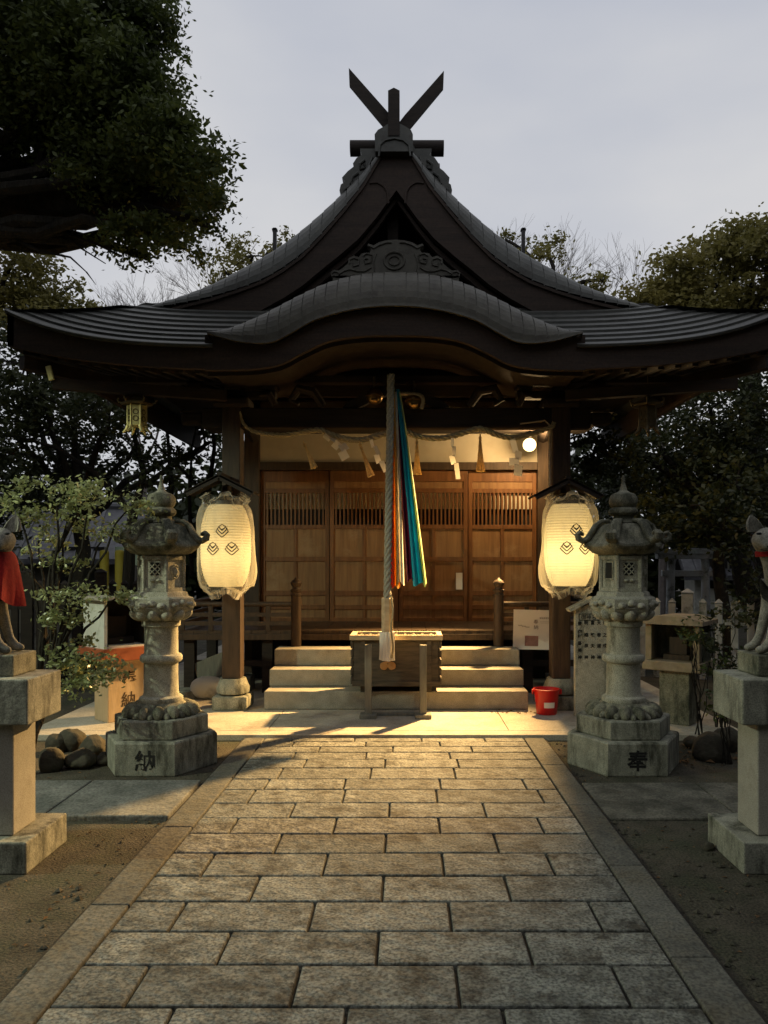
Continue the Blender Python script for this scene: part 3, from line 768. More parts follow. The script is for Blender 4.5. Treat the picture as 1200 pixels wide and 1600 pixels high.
def tassel(px, py, bx, by, wd):
    a = at(px, py, YR - .03); b = at(bx, by, YR - .05 ); m_ = MB(); L = (b - a).length
    rot = (b - a).to_track_quat('Z', 'Y').to_matrix()
    prof = [(.006, 0), (.010, L * .12), (.016, L * .3), (wd * .7, L * .75), (wd, L)]
    vs = []; fs = []; n = 22
    for j, (r, z) in enumerate(prof):
        for k in range(n):
            an = 2 * PI * k / n; rr = r * (1 + .16 * math.cos(11 * an) * (j / 4)); zz = z + (rnd.uniform(-.008, .008) if j == 4 else 0)
            vs.append(a + rot @ Vector((rr * math.cos(an), rr * .7 * math.sin(an), zz)))
    for j in range(4):
        for k in range(n): fs.append((j * n + k, j * n + (k + 1) % n, (j + 1) * n + (k + 1) % n, (j + 1) * n + k))
    fs.append(tuple(range(4 * n, 5 * n))); m_.add(vs, fs, 0, False)
    for t in (.12, .2):
        c = a.lerp(b, t); m_.tube([c - (b - a).normalized() * .005, c + (b - a).normalized() * .005], .017, 8)
    m_.build('tassel', M['straw'], sh, world=True)
tassel(474, 690, 491, 731, .046); tassel(561, 689, 580, 744, .048); tassel(651, 684, 652, 741, .040); tassel(750, 677, 751, 736, .044)
def shide(pts, wd, ang=0):
    """folded paper zigzag: each fold a small tilted quad"""
    m_ = MB(); P = [at(x, y, YR - .04 + .01 * (i % 2)) for i, (x, y) in enumerate(pts)]
    for i, (a, b) in enumerate(zip(P, P[1:])):
        d = (b - a).normalized(); n_ = Vector((math.cos(R(25 if i % 2 else -20)), math.sin(R(25 if i % 2 else -20)), 0)); wv = wd * (.6 + .4 * min(1, i / 2))
        sd = (n_ - d * n_.dot(d)).normalized() * wv / 2; e = d * .006; th = Vector((0, .0015, 0)); off = sd * (.5 if i % 2 else -.5)
        q = [a - sd - e + off, a + sd - e + off, b + sd + e + off, b - sd + e + off]
        m_.add(q + [v + th for v in q], [(0, 1, 2, 3), (7, 6, 5, 4), (0, 4, 5, 1), (1, 5, 6, 2), (2, 6, 7, 3), (3, 7, 4, 0)])
    m_.build('paper_streamer', M['paper_thin'], sh, world=True)
shide([(508, 679), (516, 685), (524, 690), (531, 696), (537, 704), (543, 715)], .10)
shide([(581, 687), (584, 698), (590, 710), (594, 722), (601, 737)], .06)
shide([(708, 685), (708, 698), (708, 712), (711, 724), (714, 748)], .055)
shide([(803, 686), (808, 705), (807, 716), (807, 726), (806, 742)], .10)

# bells, rope, coloured cloths
for bx_, by_ in ((585, 619), (647, 626)):
    p = at(bx_, by_, 7.8)
    b_ = thing('shrine_bell', 'round gold bell left of the thick rope under the porch roof' if bx_ < 600 else 'round gold bell right of the thick rope with a braided cord', 'bell', p)
    m_ = MB(); m_.lathe([(0.002, .085), (.05, .072), (.08, .03), (.088, .0), (.08, -.04), (.05, -.074), (.002, -.088)], 24); m_.lathe([(.089, -.008), (.096, -.004), (.096, .004), (.089, .008)], 24); m_.build('bell_body', M['gold'], b_)
    m_ = MB(); m_.tube([(0, 0, .08), (0, 0, .2)], .012, 8); m_.build('hanger', M['bronze_dark'], b_); m_ = MB(); m_.box((0, -.07, -.05), (.06, .04, .012)); m_.build('bell_mouth', M['bronze_dark'], b_)
m_ = MB(); strands(m_, curve_pts([at(x, y, 7.74) for x, y in [(612, 616), (630, 615), (655, 617), (661, 625), (659, 638)]], 30), .018, 3, 14)
o = m_.build('braided_cord', M['rope']); setp(o, 'short braided cord looped over the right hand gold bell', 'cord')
br = thing('bell_rope', 'thick grey braided bell rope hanging above the offering box', 'rope', at(608, 1030, 7.56))
YB = 7.56
m_ = MB(); strands(m_, curve_pts([at(611, 585, YB), at(609, 700, YB), at(607, 820, YB), at(605, 940, YB)], 40), .040, 4, 8, 8, .44)
m_.build('rope', M['bell_rope'], br, world=True)
a = at(605, 934, YB); b = at(605, 992, YB)
m_ = MB(); m_.lathe([(.056, b.z - .02), (.060, b.z), (.060, a.z - .01), (.054, a.z)], 8, (a.x, YB, 0), smooth=False, ph=PI / 8); m_.build('handle', M['pale_wood'], br, world=True)
m_ = MB()
for k in range(26):
    an = 2 * PI * k / 26; r = .052 + .012 * (k % 2); x0 = a.x + r * math.cos(an); y0 = YB + r * math.sin(an); zb = at(0, 1031, YB).z + rnd.uniform(-.01, .01)
    m_.tube([(x0, y0, b.z + .03), (x0 + rnd.uniform(-.004, .004), y0, (b.z + zb) / 2), (x0 * 1 + rnd.uniform(-.008, .008), y0, zb)], .0125, 6)
m_.lathe([(.02, b.z), (.05, b.z - .02), (.05, at(0, 1028, YB).z)], 12, (a.x, YB, 0))
m_.build('tassel', M['paper'], br, world=True)
m_ = MB(); m_.tube(curve_pts([at(611, 930, 7.5), at(614, 955, 7.47), at(611, 980, 7.47), at(614, 1010, 7.47), at(612, 1028, 7.5)], 20), .010, 6); m_.build('tie_cord', M['rope'], br, world=True)
rb = thing('cloth_streamers', 'long five coloured cloth streamers hanging beside the bell rope', 'streamers', at(640, 915, 7.6))
def ribbon(name, top, bot, cols_, folds, seed, Y):
    r_ = random.Random(seed); m_ = MB(); n = 26; W = 14
    for side, yo in ((0, 0), (1, .003)):
        rows_ = []
        for j in range(n + 1):
            t = j / n; x0 = top[0] + (bot[0] - top[0]) * t ** .93; x1 = top[1] + (bot[1] - top[1]) * t ** .9
            y = top[2] + (bot[2] - top[2]) * t
            row = []
            for i in range(W + 1):
                s_ = i / W; p = at(x0 + (x1 - x0) * s_, y + 3 * math.sin(s_ * 5 + seed) * t, Y)
                p.y += yo + (.012 + .03 * t) * math.sin(s_ * folds * PI + seed + t * 1.5); row.append(p)
            rows_.append(row)
        m_.grid(rows_, flip=bool(side))
    m_.build(name, cols_, rb, world=True)
def cloth(name, c): return leaf_mat(name, tuple(k * .8 for k in c), c, .35, rough=.7, scale=12)
CL = {k: cloth('cloth_' + k, v) for k, v in dict(red=(.75, .06, .02), yellow=(.80, .44, .08), white=(.80, .78, .70), purple=(.14, .02, .08), blue=(.03, .40, .58), lime=(.62, .70, .28)).items()}
ribbon('blue_cloth', (619, 624, 608), (646, 665, 913), CL['blue'], 4, 1, 7.58)
ribbon('lime_cloth', (623, 625.5, 612), (662, 667, 914), CL['lime'], 2, 6, 7.56)
ribbon('purple_cloth', (618, 623, 615), (636, 646, 908), CL['purple'], 3, 2, 7.62)
ribbon('white_cloth', (615, 620, 612), (621, 632, 912), CL['white'], 3, 3, 7.59)
ribbon('yellow_cloth', (613, 617, 612), (614, 625, 917), CL['yellow'], 3, 4, 7.575)
ribbon('red_cloth', (611, 614, 700), (608, 617, 916), CL['red'], 2, 5, 7.565)

# ================================================================== OFFERING BOX, STAND, BUCKET, POSTER
bx = thing('offering_box', 'weathered wooden offering box with pale slatted rim and a faded flower crest', 'offering box', (0, 7.68, .24))
m_ = MB(); m_.b2(-.43, .43, 7.71, 8.10, .31, .775, bev=.006)
for s in (-1, 1):
    for k in range(5): m_.b2(s * .445 - .012, s * .445 + .012, 7.70, 8.08, .33 + k * .09, .40 + k * .09, bev=.006)
    m_.b2(s * .33 - .025, s * .33 + .025, 7.694, 7.71, .32, .77, bev=.004)
m_.b2(-.44, .44, 7.69, 7.712, .31, .36, bev=.004)
m_.build('box_body', M['box_wood'], bx, world=True)
m_ = MB(); m_.b2(-.465, .465, 7.665, 7.72, .775, .825, bev=.004); m_.b2(-.465, .465, 8.06, 8.115, .775, .825, bev=.004)
for s in (-1, 1): m_.b2(s * .4375 - .0275, s * .4375 + .0275, 7.721, 8.059, .775, .824, bev=.004)
m_.build('rim', M['pale_wood'], bx, world=True)
m_ = MB()
for k in range(9): m_.b2(-.36 + k * .09 - .012, -.36 + k * .09 + .012, 7.721, 8.059, .785, .81)
m_.build('slats', M['box_wood'], bx, world=True)
m_ = MB(); c = at(606, 1037, 7.69)
for an in (90, 210, 330):
    q = c + Vector((.045 * math.cos(R(an)), 0, .045 * math.sin(R(an)))); m_.ball(q, .042, 8, sc_=(1, .15, 1))
m_.build('flower_crest', mat('crest_paint', (.34, .17, .06), (.45, .24, .10), 20, rough=.8, bump=.1), bx, world=True)
m_ = MB(); m_.b2(-.36, -.28, 7.75, 8.08, .242, .31); m_.b2(.28, .36, 7.75, 8.08, .242, .31); m_.build('runner', M['box_wood'], bx, world=True)
sd_ = thing('rope_stand', 'pair of grey wooden uprights on block feet before the offering box', 'stand', (0, 7.42, AP))
for s in (-1, 1):
    x = s * .265; m_ = MB(); m_.b2(x - .033, x + .033, 7.39, 7.455, .09, .755, bev=.004); m_.build('upright', M['stand_wood'], sd_, world=True)
    m_ = MB(); m_.b2(x - .08, x + .08, 7.34, 7.50, AP + .001, .092, bev=.006); m_.build('foot', M['stand_wood'], sd_, world=True)
m_ = MB(); m_.b2(-.23, .23, 7.50, 7.55, AP + .001, .085, bev=.004); m_.build('crosspiece', M['stand_wood'], sd_, world=True)
p = at(857, 1123, 7.52)
bk_ = thing('red_bucket', 'red plastic bucket with white label beside the steps', 'bucket', (p.x, 7.62, AP))
m_ = MB()
m_.lathe([(.002, .002), (.095, .002), (.1, .01), (.123, .235), (.132, .236), (.134, .25), (.126, .252), (.118, .24), (.095, .02), (.002, .02)], 32); m_.build('pail', M['red_plastic'], bk_)
m_ = MB(); m_.tube([(-.128, 0, .24), (-.138, -.03, .20), (-.135, -.05, .15), (-.10, -.10, .12)][:3] + [(-.128, -.04, .13)], .004, 6)
m_.build('bail', M['black'], bk_)
for s in (-1, 1):
    m_ = MB(); m_.b2(s * .133 - .014, s * .133 + .014, -.02, .02, .195, .245, bev=.004); m_.build('lug', M['red_plastic'], bk_)
m_ = MB(); vs = [( .1135 * math.sin(a) , -.1135 * math.cos(a) - .002, z) for z in (.075, .13) for a in lin(-.4, .55, 8)]
vs = [(x * (1 + (z - .1) * 0.9), y * (1 + (z - .1) * .9), z) for x, y, z in vs]; m_.add(vs, [(i, i + 1, i + 10, i + 9) for i in range(8)]); m_.build('label', M['paper'], bk_)
po = thing('notice_board', 'white laminated notice with small print and a brown picture on the railing', 'notice', at(831, 984, 8.62))
a = at(802, 953, 8.62); b = at(860, 1015, 8.62)
rot = Matrix.Rotation(R(1.2), 3, 'Y')
m_ = MB(); m_.box((0, 0, 0), (b.x - a.x, .012, a.z - b.z), rot=rot, bev=.002); m_.build('board', M['paper'], po)
m_ = MB(); m_.box((-.005, -.008, -.125), (.15, .002, .115), rot=rot); m_.build('picture', M['photo_brown'], po)
m_ = MB(); put_text(m_, '\u5949', .055, (.045, -.008, .09)); put_text(m_, '\u7d0d', .055, (.045, -.008, .03)); put_text(m_, '\u5949\u7d0d\u5fa1\u5bc4\u9644', .022, (.14, -.008, .13))
for k in range(3): put_text(m_, '\u5fa1\u795e\u524d', .016, (-.13 + k * .04, -.008, .05 - .01 * k))
m_.b2(.09, .19, -.009, -.008, .09, .0915); m_.b2(.1, .19, -.009, -.008, .075, .0765)
m_.build('lettering', M['ink_brown'], po)

# ================================================================== PAPER LANTERNS
def plastic(name):
    m = bpy.data.materials.new(name); m.use_nodes = True; t = m.node_tree; N = t.nodes; L = t.links; b = N['Principled BSDF']; o = N['Material Output']
    b.inputs['Base Color'].default_value = (.9, .88, .78, 1); b.inputs['Roughness'].default_value = .25; b.inputs['Specular IOR Level'].default_value = .5
    tr = N.new('ShaderNodeBsdfTransparent'); tl = N.new('ShaderNodeBsdfTranslucent'); tl.inputs['Color'].default_value = (.95, .92, .8, 1)
    m1 = N.new('ShaderNodeMixShader'); m1.inputs[0].default_value = .6; L.new(b.outputs[0], m1.inputs[1]); L.new(tl.outputs[0], m1.inputs[2])
    m2 = N.new('ShaderNodeMixShader'); L.new(m1.outputs[0], m2.inputs[2]); L.new(tr.outputs[0], m2.inputs[1])
    lw = N.new('ShaderNodeLayerWeight'); lw.inputs['Blend'].default_value = .35; mr = N.new('ShaderNodeMapRange'); mr.inputs['To Min'].default_value = .06; mr.inputs['To Max'].default_value = .72
    L.new(lw.outputs['Facing'], mr.inputs[0]); L.new(mr.outputs[0], m2.inputs[0]); L.new(m2.outputs[0], o.inputs['Surface'])
    nb = N.new('ShaderNodeTexNoise'); nb.inputs['Scale'].default_value = 14; bn = N.new('ShaderNodeBump'); bn.inputs['Strength'].default_value = .6; bn.inputs['Distance'].default_value = .02
    L.new(nb.outputs['Fac'], bn.inputs['Height']); L.new(bn.outputs[0], b.inputs['Normal'])
    return m
def paper_glow(name):
    m = bpy.data.materials.new(name); m.use_nodes = True; t = m.node_tree; N = t.nodes; L = t.links; o = N['Material Output']
    d = N.new('ShaderNodeBsdfDiffuse'); tl = N.new('ShaderNodeBsdfTranslucent'); mm = N.new('ShaderNodeMixShader'); mm.inputs[0].default_value = .55
    n1 = N.new('ShaderNodeTexNoise'); n1.inputs['Scale'].default_value = 30; r1 = N.new('ShaderNodeValToRGB')
    r1.color_ramp.elements[0].color = (.74, .68, .50, 1); r1.color_ramp.elements[1].color = (.84, .79, .62, 1); L.new(n1.outputs['Fac'], r1.inputs[0])
    L.new(r1.outputs[0], d.inputs[0]); L.new(r1.outputs[0], tl.inputs[0]); L.new(d.outputs[0], mm.inputs[1]); L.new(tl.outputs[0], mm.inputs[2]); L.new(mm.outputs[0], o.inputs['Surface'])
    return m
M['plastic'] = plastic('clear_plastic'); M['paper_glow'] = paper_glow('lantern_paper')
def body_r(z):  # z from -.40 to .40
    return .243 * (1 - abs(z / .43) ** 3.2 * .42)
def paper_lantern(loc, label, power, seed):
    L_ = thing('paper_lantern', label, 'lantern', loc, 0, 'lit paper lanterns on the porch posts')
    m_ = MB(); prof = []
    for j in range(121):
        z = -.40 + .80 * j / 120; prof.append((body_r(z) + .0022 * math.cos(j * PI * .5 * 1.0), z))
    vs = []; fs = []; n = 48
    for r, z in prof:
        for k in range(n): a = 2 * PI * k / n; vs.append((r * math.cos(a), r * math.sin(a), z))
    for j in range(120):
        for k in range(n): fs.append((j * n + k, j * n + (k + 1) % n, (j + 1) * n + (k + 1) % n, (j + 1) * n + k))
    m_.add(vs, fs, 0, True); m_.build('paper_shade', M['paper_glow'], L_)
    for z0, z1 in ((.395, .44), (-.43, -.395)):
        m_ = MB(); m_.lathe([(.145, z0), (.15, z0), (.15, z1), (.135, z1), (.135, z0)], 32)
        m_.lathe([(.002, z0 + .01), (.134, z0 + .01), (.134, z0 + .018), (.002, z0 + .018)], 32)
        m_.build('lantern_ring', M['black'], L_)
    m_ = MB(); m_.tube([(-.12, 0, .44), (-.05, 0, .5), (.05, 0, .5), (.12, 0, .44)], .006, 6); m_.build('hanging_wire', M['black'], L_)
    for cx_, cz_ in ((0.02, .135), (-.070, -.035), (.108, -.035)):
        m_ = MB()
        def pr(x, z, d=.006):
            r = body_r(z) + d; return (x, -math.sqrt(r * r - x * x), z)
        for i in range(3):
            hw = .060 - .014 * i; zb = -.056 + .032 * i; zt = zb + .056 - .010 * i; pk = []
            for t in lin(-1, 1, 14):
                x = hw * t; z = zb + (zt - zb) * abs(t) ** 1.25; pk.append(pr(cx_ + x, cz_ + z))
            pk = [pr(cx_ - hw * .8, cz_ + zt + .008)] + pk + [pr(cx_ + hw * .8, cz_ + zt + .008)]
            m_.tube(pk, .0056, 5)
        m_.tube([pr(cx_ - .052, cz_ + .016), pr(cx_ - .026, cz_ + .048), pr(cx_, cz_ + .066), pr(cx_ + .026, cz_ + .048), pr(cx_ + .052, cz_ + .016)], .0046, 5)
        m_.tube([pr(cx_ - .013, cz_ + .028), pr(cx_, cz_ + .018), pr(cx_ + .013, cz_ + .028)], .003, 5)
        m_.build('crest', M['ink'], L_)
    # plastic bag
    r2 = random.Random(seed); ph = [r2.uniform(0, 6) for _ in range(8)]
    m_ = MB(); n = 72; rows_ = []
    for j in range(41):
        t = j / 40; z = -.50 + 1.0 * t
        base = .275 * min(1, (1 - abs((z + .03) / .56) ** 4)) ** .6 if abs((z + .03) / .56) < 1 else .02
        if z > .42: base = .19 + .04 * math.sin(z * 60)
        if z < -.43: base = max(.09, base * .8)
        row = []
        for k in range(n + 1):
            a = 2 * PI * (k % n) / n
            wv = .016 * math.sin(5 * a + ph[0] + 4 * z) + .007 * math.sin(9 * a + ph[1] - 7 * z) + .004 * math.sin(17 * a + ph[2] + 11 * z) + .012 * math.sin(8 * z + ph[3]) * math.cos(2 * a)
            e = max(0, abs(z) - .38) * 1.2 * math.sin(13 * a + ph[4])
            r = max(.25 * (abs(z) < .36) * .98, base + wv + e * .25)
            row.append((r * math.cos(a), r * math.sin(a), z + .03 * math.sin(4 * a + ph[5]) * (abs(z) > .42)))
        rows_.append(row)
    m_.grid(rows_); m_.build('plastic_cover', M['plastic'], L_)
    l_ = bpy.data.lights.new('lantern_light', 'POINT'); l_.energy = power; l_.color = (1, .74, .36); l_.shadow_soft_size = .05
    lo_ = bpy.data.objects.new('lantern_light', l_); lo_.parent = L_; lo_.location = (0, 0, -.08); col.objects.link(lo_)
    return L_
paper_lantern(at(353, 853, 7.58), 'dimmer plastic wrapped paper lantern with three crests on the left porch post', LAN_L, 3)
paper_lantern(at(889, 852, 7.58), 'brightly lit plastic wrapped paper lantern on the right porch post', LAN_R, 8)

# ================================================================== HANGING BRONZE LANTERNS
def hang_lantern(loc, label, m):
    L_ = thing('hanging_lantern', label, 'lantern', loc, R(0), 'small metal lanterns hung under the eave corners')
    n = 6; ph = R(10)
    m_ = MB(); m_.lathe([(.085, -.10), (.085, .10)], n, ph=ph, smooth=False)
    for k in range(6):
        a = ph + PI / 3 * k; m_.tube([(.088 * math.cos(a), .088 * math.sin(a), -.11), (.088 * math.cos(a), .088 * math.sin(a), .11)], .008, 6)
    b_ = m_.build('lantern_body', m, L_)
    m_ = MB()
    for k in range(6):
        a = ph + PI / 6 + PI / 3 * k; c = Vector((.079 * math.cos(a), .079 * math.sin(a), 0)); sd = Vector((-math.sin(a), math.cos(a), 0))
        for zz in (.03, -.035):
            m_.tube([c + sd * .024 * math.cos(q) + Vector((0, 0, zz + .024 * math.sin(q))) for q in lin(0, 2 * PI, 10)], .004, 5)
    m_.build('openwork', M['bronze_dark'], b_)
    m_ = MB(); m_.lathe([(.15, .105), (.155, .12), (.11, .15), (.05, .175), (.02, .19)], n, ph=ph, smooth=False)
    for k in range(6):
        a = ph + PI / 3 * k; c, s_ = math.cos(a), math.sin(a); m_.tube([(.14 * c, .14 * s_, .125), (.17 * c, .17 * s_, .13), (.18 * c, .18 * s_, .155), (.165 * c, .165 * s_, .165)], .01, 6)
    m_.build('lantern_roof', M['bronze_dark'], L_)
    m_ = MB(); m_.tube([(0, 0, .18), (0, 0, .2)], .03, 8); m_.tube([(.03 * math.cos(q), 0, .235 + .03 * math.sin(q)) for q in lin(0, 2 * PI, 12)], .006, 6); m_.tube([(0, 0, .26), (0, 0, .42)], .005, 6); m_.build('hanging_ring', M['bronze_dark'], L_)
    for k in range(6):
        a = ph + PI / 3 * k; c, s_ = math.cos(a), math.sin(a); m_ = MB(); m_.tube([(.085 * c, .085 * s_, -.10), (.095 * c, .095 * s_, -.13), (.13 * c, .13 * s_, -.165)], [.02, .016, .01], 6); m_.build('foot', m, L_)
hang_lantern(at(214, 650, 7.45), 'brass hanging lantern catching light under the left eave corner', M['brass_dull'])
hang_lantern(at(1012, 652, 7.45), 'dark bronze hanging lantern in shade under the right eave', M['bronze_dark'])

# ================================================================== STONE LANTERNS
def hexa(m_, prof): m_.lathe(prof, 6, smooth=False)
def petals(m_, n, r, z, ln, wd, ht, up, ph=0):
    """ring of lotus petals, each a squashed rounded lobe"""
    for k in range(n):
        a = 2 * PI * (k + ph) / n; c, s_ = math.cos(a), math.sin(a); rot = Matrix.Rotation(a, 3, 'Z') @ Matrix.Rotation(R(up), 3, 'Y')
        bm = bmesh.new(); bmesh.ops.create_uvsphere(bm, u_segments=10, v_segments=7, radius=1)
        vs = []
        for v in bm.verts:
            q = Vector((v.co.x * ln, v.co.y * wd * (1 - .25 * max(0, v.co.x)), v.co.z * ht)); vs.append(rot @ q + Vector((r * c, r * s_, z)))
        fs = [[q.index for q in f.verts] for f in bm.faces]; bm.free(); m_.add(vs, fs, 0, True)
def stone_lantern(x, y, ch, label, moss, open_face):
    L_ = thing('stone_lantern', label, 'stone lantern', (x, y, 0), 0, 'tall stone lanterns flanking the path')
    m_ = MB(); hexa(m_, [(.425, 0), (.43, .01), (.43, .235), (.42, .248)]); base = m_.build('base_block', M['granite_base'], L_)
    m_ = MB(); put_text(m_, ch, .155, (0.0, -.3745, .118), bold=.004); m_.build('inscription', M['ink'], base)
    m_ = MB(); hexa(m_, [(.352, .2485), (.36, .258), (.36, .378), (.352, .388)]); m_.build('base_tier', M['granite_base'], L_)
    m_ = MB(); m_.lathe([(.25, .388), (.255, .40), (.20, .45), (.165, .485), (.15, .49)], 32)
    petals(m_, 14, .228, .425, .07, .047, .05, 32); petals(m_, 14, .245, .402, .05, .03, .03, 15, .5)
    m_.build('lotus_base', M['granite_old'], L_)
    m_ = MB(); m_.lathe([(.158, .478), (.165, .50), (.16, .52), (.135, .535), (.128, .56), (.124, .77), (.13, .785), (.148, .79), (.158, .805), (.158, .83), (.148, .845), (.13, .85), (.126, .865), (.124, 1.05), (.13, 1.06), (.142, 1.065), (.145, 1.10), (.13, 1.115)], 40)
    m_.build('shaft', M['granite'], L_)
    m_ = MB(); hexa(m_, [(.165, 1.11), (.20, 1.15), (.242, 1.185), (.25, 1.20), (.25, 1.275), (.24, 1.285), (.21, 1.295), (.20, 1.325), (.185, 1.33)])
    petals(m_, 12, .185, 1.15, .06, .048, .036, -32)
    for k in range(6):
        a = PI / 6 + PI / 3 * k; c, s_ = math.cos(a), math.sin(a); sd = Vector((-s_, c, 0)); o_ = Vector((.218 * c, .218 * s_, 1.238))
        for q in (-.07, 0, .07):
            m_.ball(o_ + sd * q + Vector((0, 0, .008 * math.cos(q * 40))), .032, 8, sc_=(1, 1, .75), jit=.25, seed=k * 3 + int(q * 100))
        m_.tube([o_ + sd * q + Vector((0, 0, -.03)) for q in (-.11, 0, .11)], .006, 5)
    m_.build('platform', M['granite'], L_)
    # light box
    m_ = MB(); hexa(m_, [(.168, 1.325), (.168, 1.606)])
    for k in range(6):
        a = PI / 3 * k; c, s_ = math.cos(a), math.sin(a); m_.tube([(.171 * c, .171 * s_, 1.33), (.171 * c, .171 * s_, 1.605)], .016, 6, smooth=False)
        for z in (1.345, 1.585):
            a2 = a + PI / 3; m_.bar((.171 * c, .171 * s_, z), (.171 * math.cos(a2), .171 * math.sin(a2), z), .02, .028)
    lb = m_.build('light_box', M['granite'], L_)
    for k in range(6):
        a = PI / 6 + PI / 3 * k; c, s_ = math.cos(a), math.sin(a); nrm = Vector((c, s_, 0)); sd = Vector((-s_, c, 0)); o_ = nrm * .1485 + Vector((0, 0, 1.50))
        m_ = MB()
        kk = k  # face 4 looks at -Y
        if kk == open_face:
            m_.add([o_ + sd * u + Vector((0, 0, w_)) for u, w_ in ((-.034, -.07), (.034, -.07), (.034, .05), (-.034, .05))], [(0, 1, 2, 3)], 1)  # dark quad painted in for the shaded hollow; the box is solid
            for u in (-.04, .04): m_.bar(o_ + sd * u + Vector((0, 0, -.075)), o_ + sd * u + Vector((0, 0, .055)), .012, .012)
            for w_ in (-.075, .055): m_.bar(o_ + sd * -.04 + Vector((0, 0, w_)), o_ + sd * .04 + Vector((0, 0, w_)), .012, .012)
        elif kk in (4, 1):
            m_.add([o_ + sd * u + Vector((0, 0, w_)) for u, w_ in ((-.04, -.045), (.04, -.045), (.04, .05), (-.04, .05))], [(0, 1, 2, 3)], 1)  # dark quad painted in for the shade behind the lattice
            for q in (-.08, -.04, 0, .04, .08):
                for sg in (-1, 1):
                    pts = []
                    for t in lin(-1, 1, 20):
                        u = q + t * .05 * sg; w_ = t * .05
                        if abs(u) <= .04 and abs(w_) <= .048: pts.append(o_ + nrm * .003 + sd * u + Vector((0, 0, w_)))
                    if len(pts) > 1: m_.tube([pts[0], pts[-1]], .0045, 5)
            for q in (-.02, .025): m_.ball(o_ + sd * q + Vector((0, 0, -.085)), .02, 8, sc_=(1, 1, .6), jit=.2, seed=k)
        else:
            m_.tube([o_ + sd * .035 * math.cos(q) + Vector((0, 0, .05 * math.sin(q) - .02)) for q in lin(0, 2 * PI, 16)], .007, 6)
            m_.ball(o_ + Vector((0, 0, -.02)), .026, 8, sc_=(1, 1, 1.4), jit=.3, seed=k)
        m_.build('window', [M['granite'], M['ink']], lb)
    # roof with six curled ribs
    m_ = MB(); n = 72; rows_ = []
    prof = [(.10, 1.852), (.15, 1.845), (.19, 1.82), (.215, 1.78), (.235, 1.735), (.262, 1.70), (.285, 1.69), (.29, 1.672), (.275, 1.648), (.22, 1.625), (.15, 1.602), (.005, 1.60)]
    for j, (r, z) in enumerate(prof):
        row = []
        for k in range(n + 1):
            a = 2 * PI * k / n; hx = math.cos(PI / 6) / math.cos(((a + PI / 6) % (PI / 3)) - PI / 6) if False else 1 / max(.86, math.cos(((a) % (PI / 3)) - PI / 6)) * .90
            cn_ = abs(((a / (PI / 3)) % 1) - .5) * 2   # 1 at the vertices
            f = min(1, j / 5) if j < 8 else 1
            rr = r * (1 + (hx - 1) * f) * (1 + .05 * f * cn_ ** 3); zz = z + .035 * (cn_ ** 4) * (1 if 4 <= j <= 8 else 0)
            row.append((rr * math.cos(a), rr * math.sin(a), zz))
        rows_.append(row)
    m_.grid(rows_, flip=True)
    for k in range(6):
        a = PI / 3 * k; c, s_ = math.cos(a), math.sin(a); sd = Vector((-s_, c, 0))
        def rp_(r, z, u): return Vector((r * c, r * s_, z)) + sd * u
        for u in (-.022, .0, .022):
            m_.tube([rp_(.11, 1.872, u * .6), rp_(.17, 1.866, u * .8), (rp_(.215, 1.832, u)), rp_(.248, 1.775, u), rp_(.275, 1.735, u), rp_(.312, 1.715, u), rp_(.345, 1.735, u), rp_(.352, 1.765, u), rp_(.335, 1.782, u), rp_(.315, 1.772, u), rp_(.312, 1.755, u)], [.014, .018, .02, .02, .021, .023, .022, .019, .015, .011, .005], 8)
    m_.build('roof', M['granite_old'], L_)
    m_ = MB(); m_.lathe([(.115, 1.855), (.105, 1.865), (.08, 1.885), (.076, 1.905), (.10, 1.915), (.11, 1.93), (.108, 1.955), (.095, 1.968), (.085, 1.975), (.10, 1.99), (.108, 2.015), (.106, 2.045), (.09, 2.075), (.05, 2.09), (.03, 2.105), (.02, 2.14), (.012, 2.17), (.014, 2.20), (.008, 2.222)], 28)
    petals(m_, 10, .095, 1.94, .02, .026, .022, 0)
    m_.build('finial', M['granite_old'] if moss else M['granite'], L_)
stone_lantern(-1.784, 5.92, '\u7d0d', 'tall mossy stone lantern left of the path, with warm light on its shaft', True, 9)
stone_lantern(1.777, 5.92, '\u5949', 'tall stone lantern right of the path with an open square window in its light box', True, 3)

# ================================================================== FOXES AND PEDESTALS
def pedestal(sg, label):
    P_ = thing('stone_pedestal', label, 'pedestal', (sg * 2.19, 4.04, 0), 0, 'stone pedestals of the fox statues')
    x = lambda a, b: (min(sg * a, sg * b), max(sg * a, sg * b))
    for nm, xa, xb, ya, yb, za, zb, mt in (('base_slab', 1.78, 2.70, 3.81, 4.27, 0, .16, 'granite_base'), ('column', 1.89, 2.55, 3.90, 4.14, .161, .735, 'granite_plain'),
                                       ('cap_block', 1.785, 2.68, 3.835, 4.21, .736, .965, 'granite_base'), ('plinth', 1.905, 2.52, 3.93, 4.18, .966, 1.075, 'granite_old')):
        m_ = MB(); a, b = x(xa, xb); m_.b2(a, b, ya, yb, za, zb, bev=.008); m_.build(nm, M[mt], P_, world=True)
M['granite_plain'] = mat('granite_plain', (.34, .32, .26), (.44, .41, .34), 6, rough=.85, bump=.25, fine=.25, fine_scale=150, c3=(.22, .2, .15), c3amt=.4, c3scale=1.6, bdist=.005)
pedestal(-1, 'T shaped stone pedestal at the left edge, its side lit orange')
pedestal(1, 'T shaped stone pedestal at the right edge, its side lit pale grey')
M['fox_stone'] = mat('fox_stone', (.22, .21, .165), (.40, .38, .31), 16, rough=.9, bump=.5, fine=.35, fine_scale=140, c3=(.10, .10, .07), c3amt=.5, c3scale=6, bdist=.006)
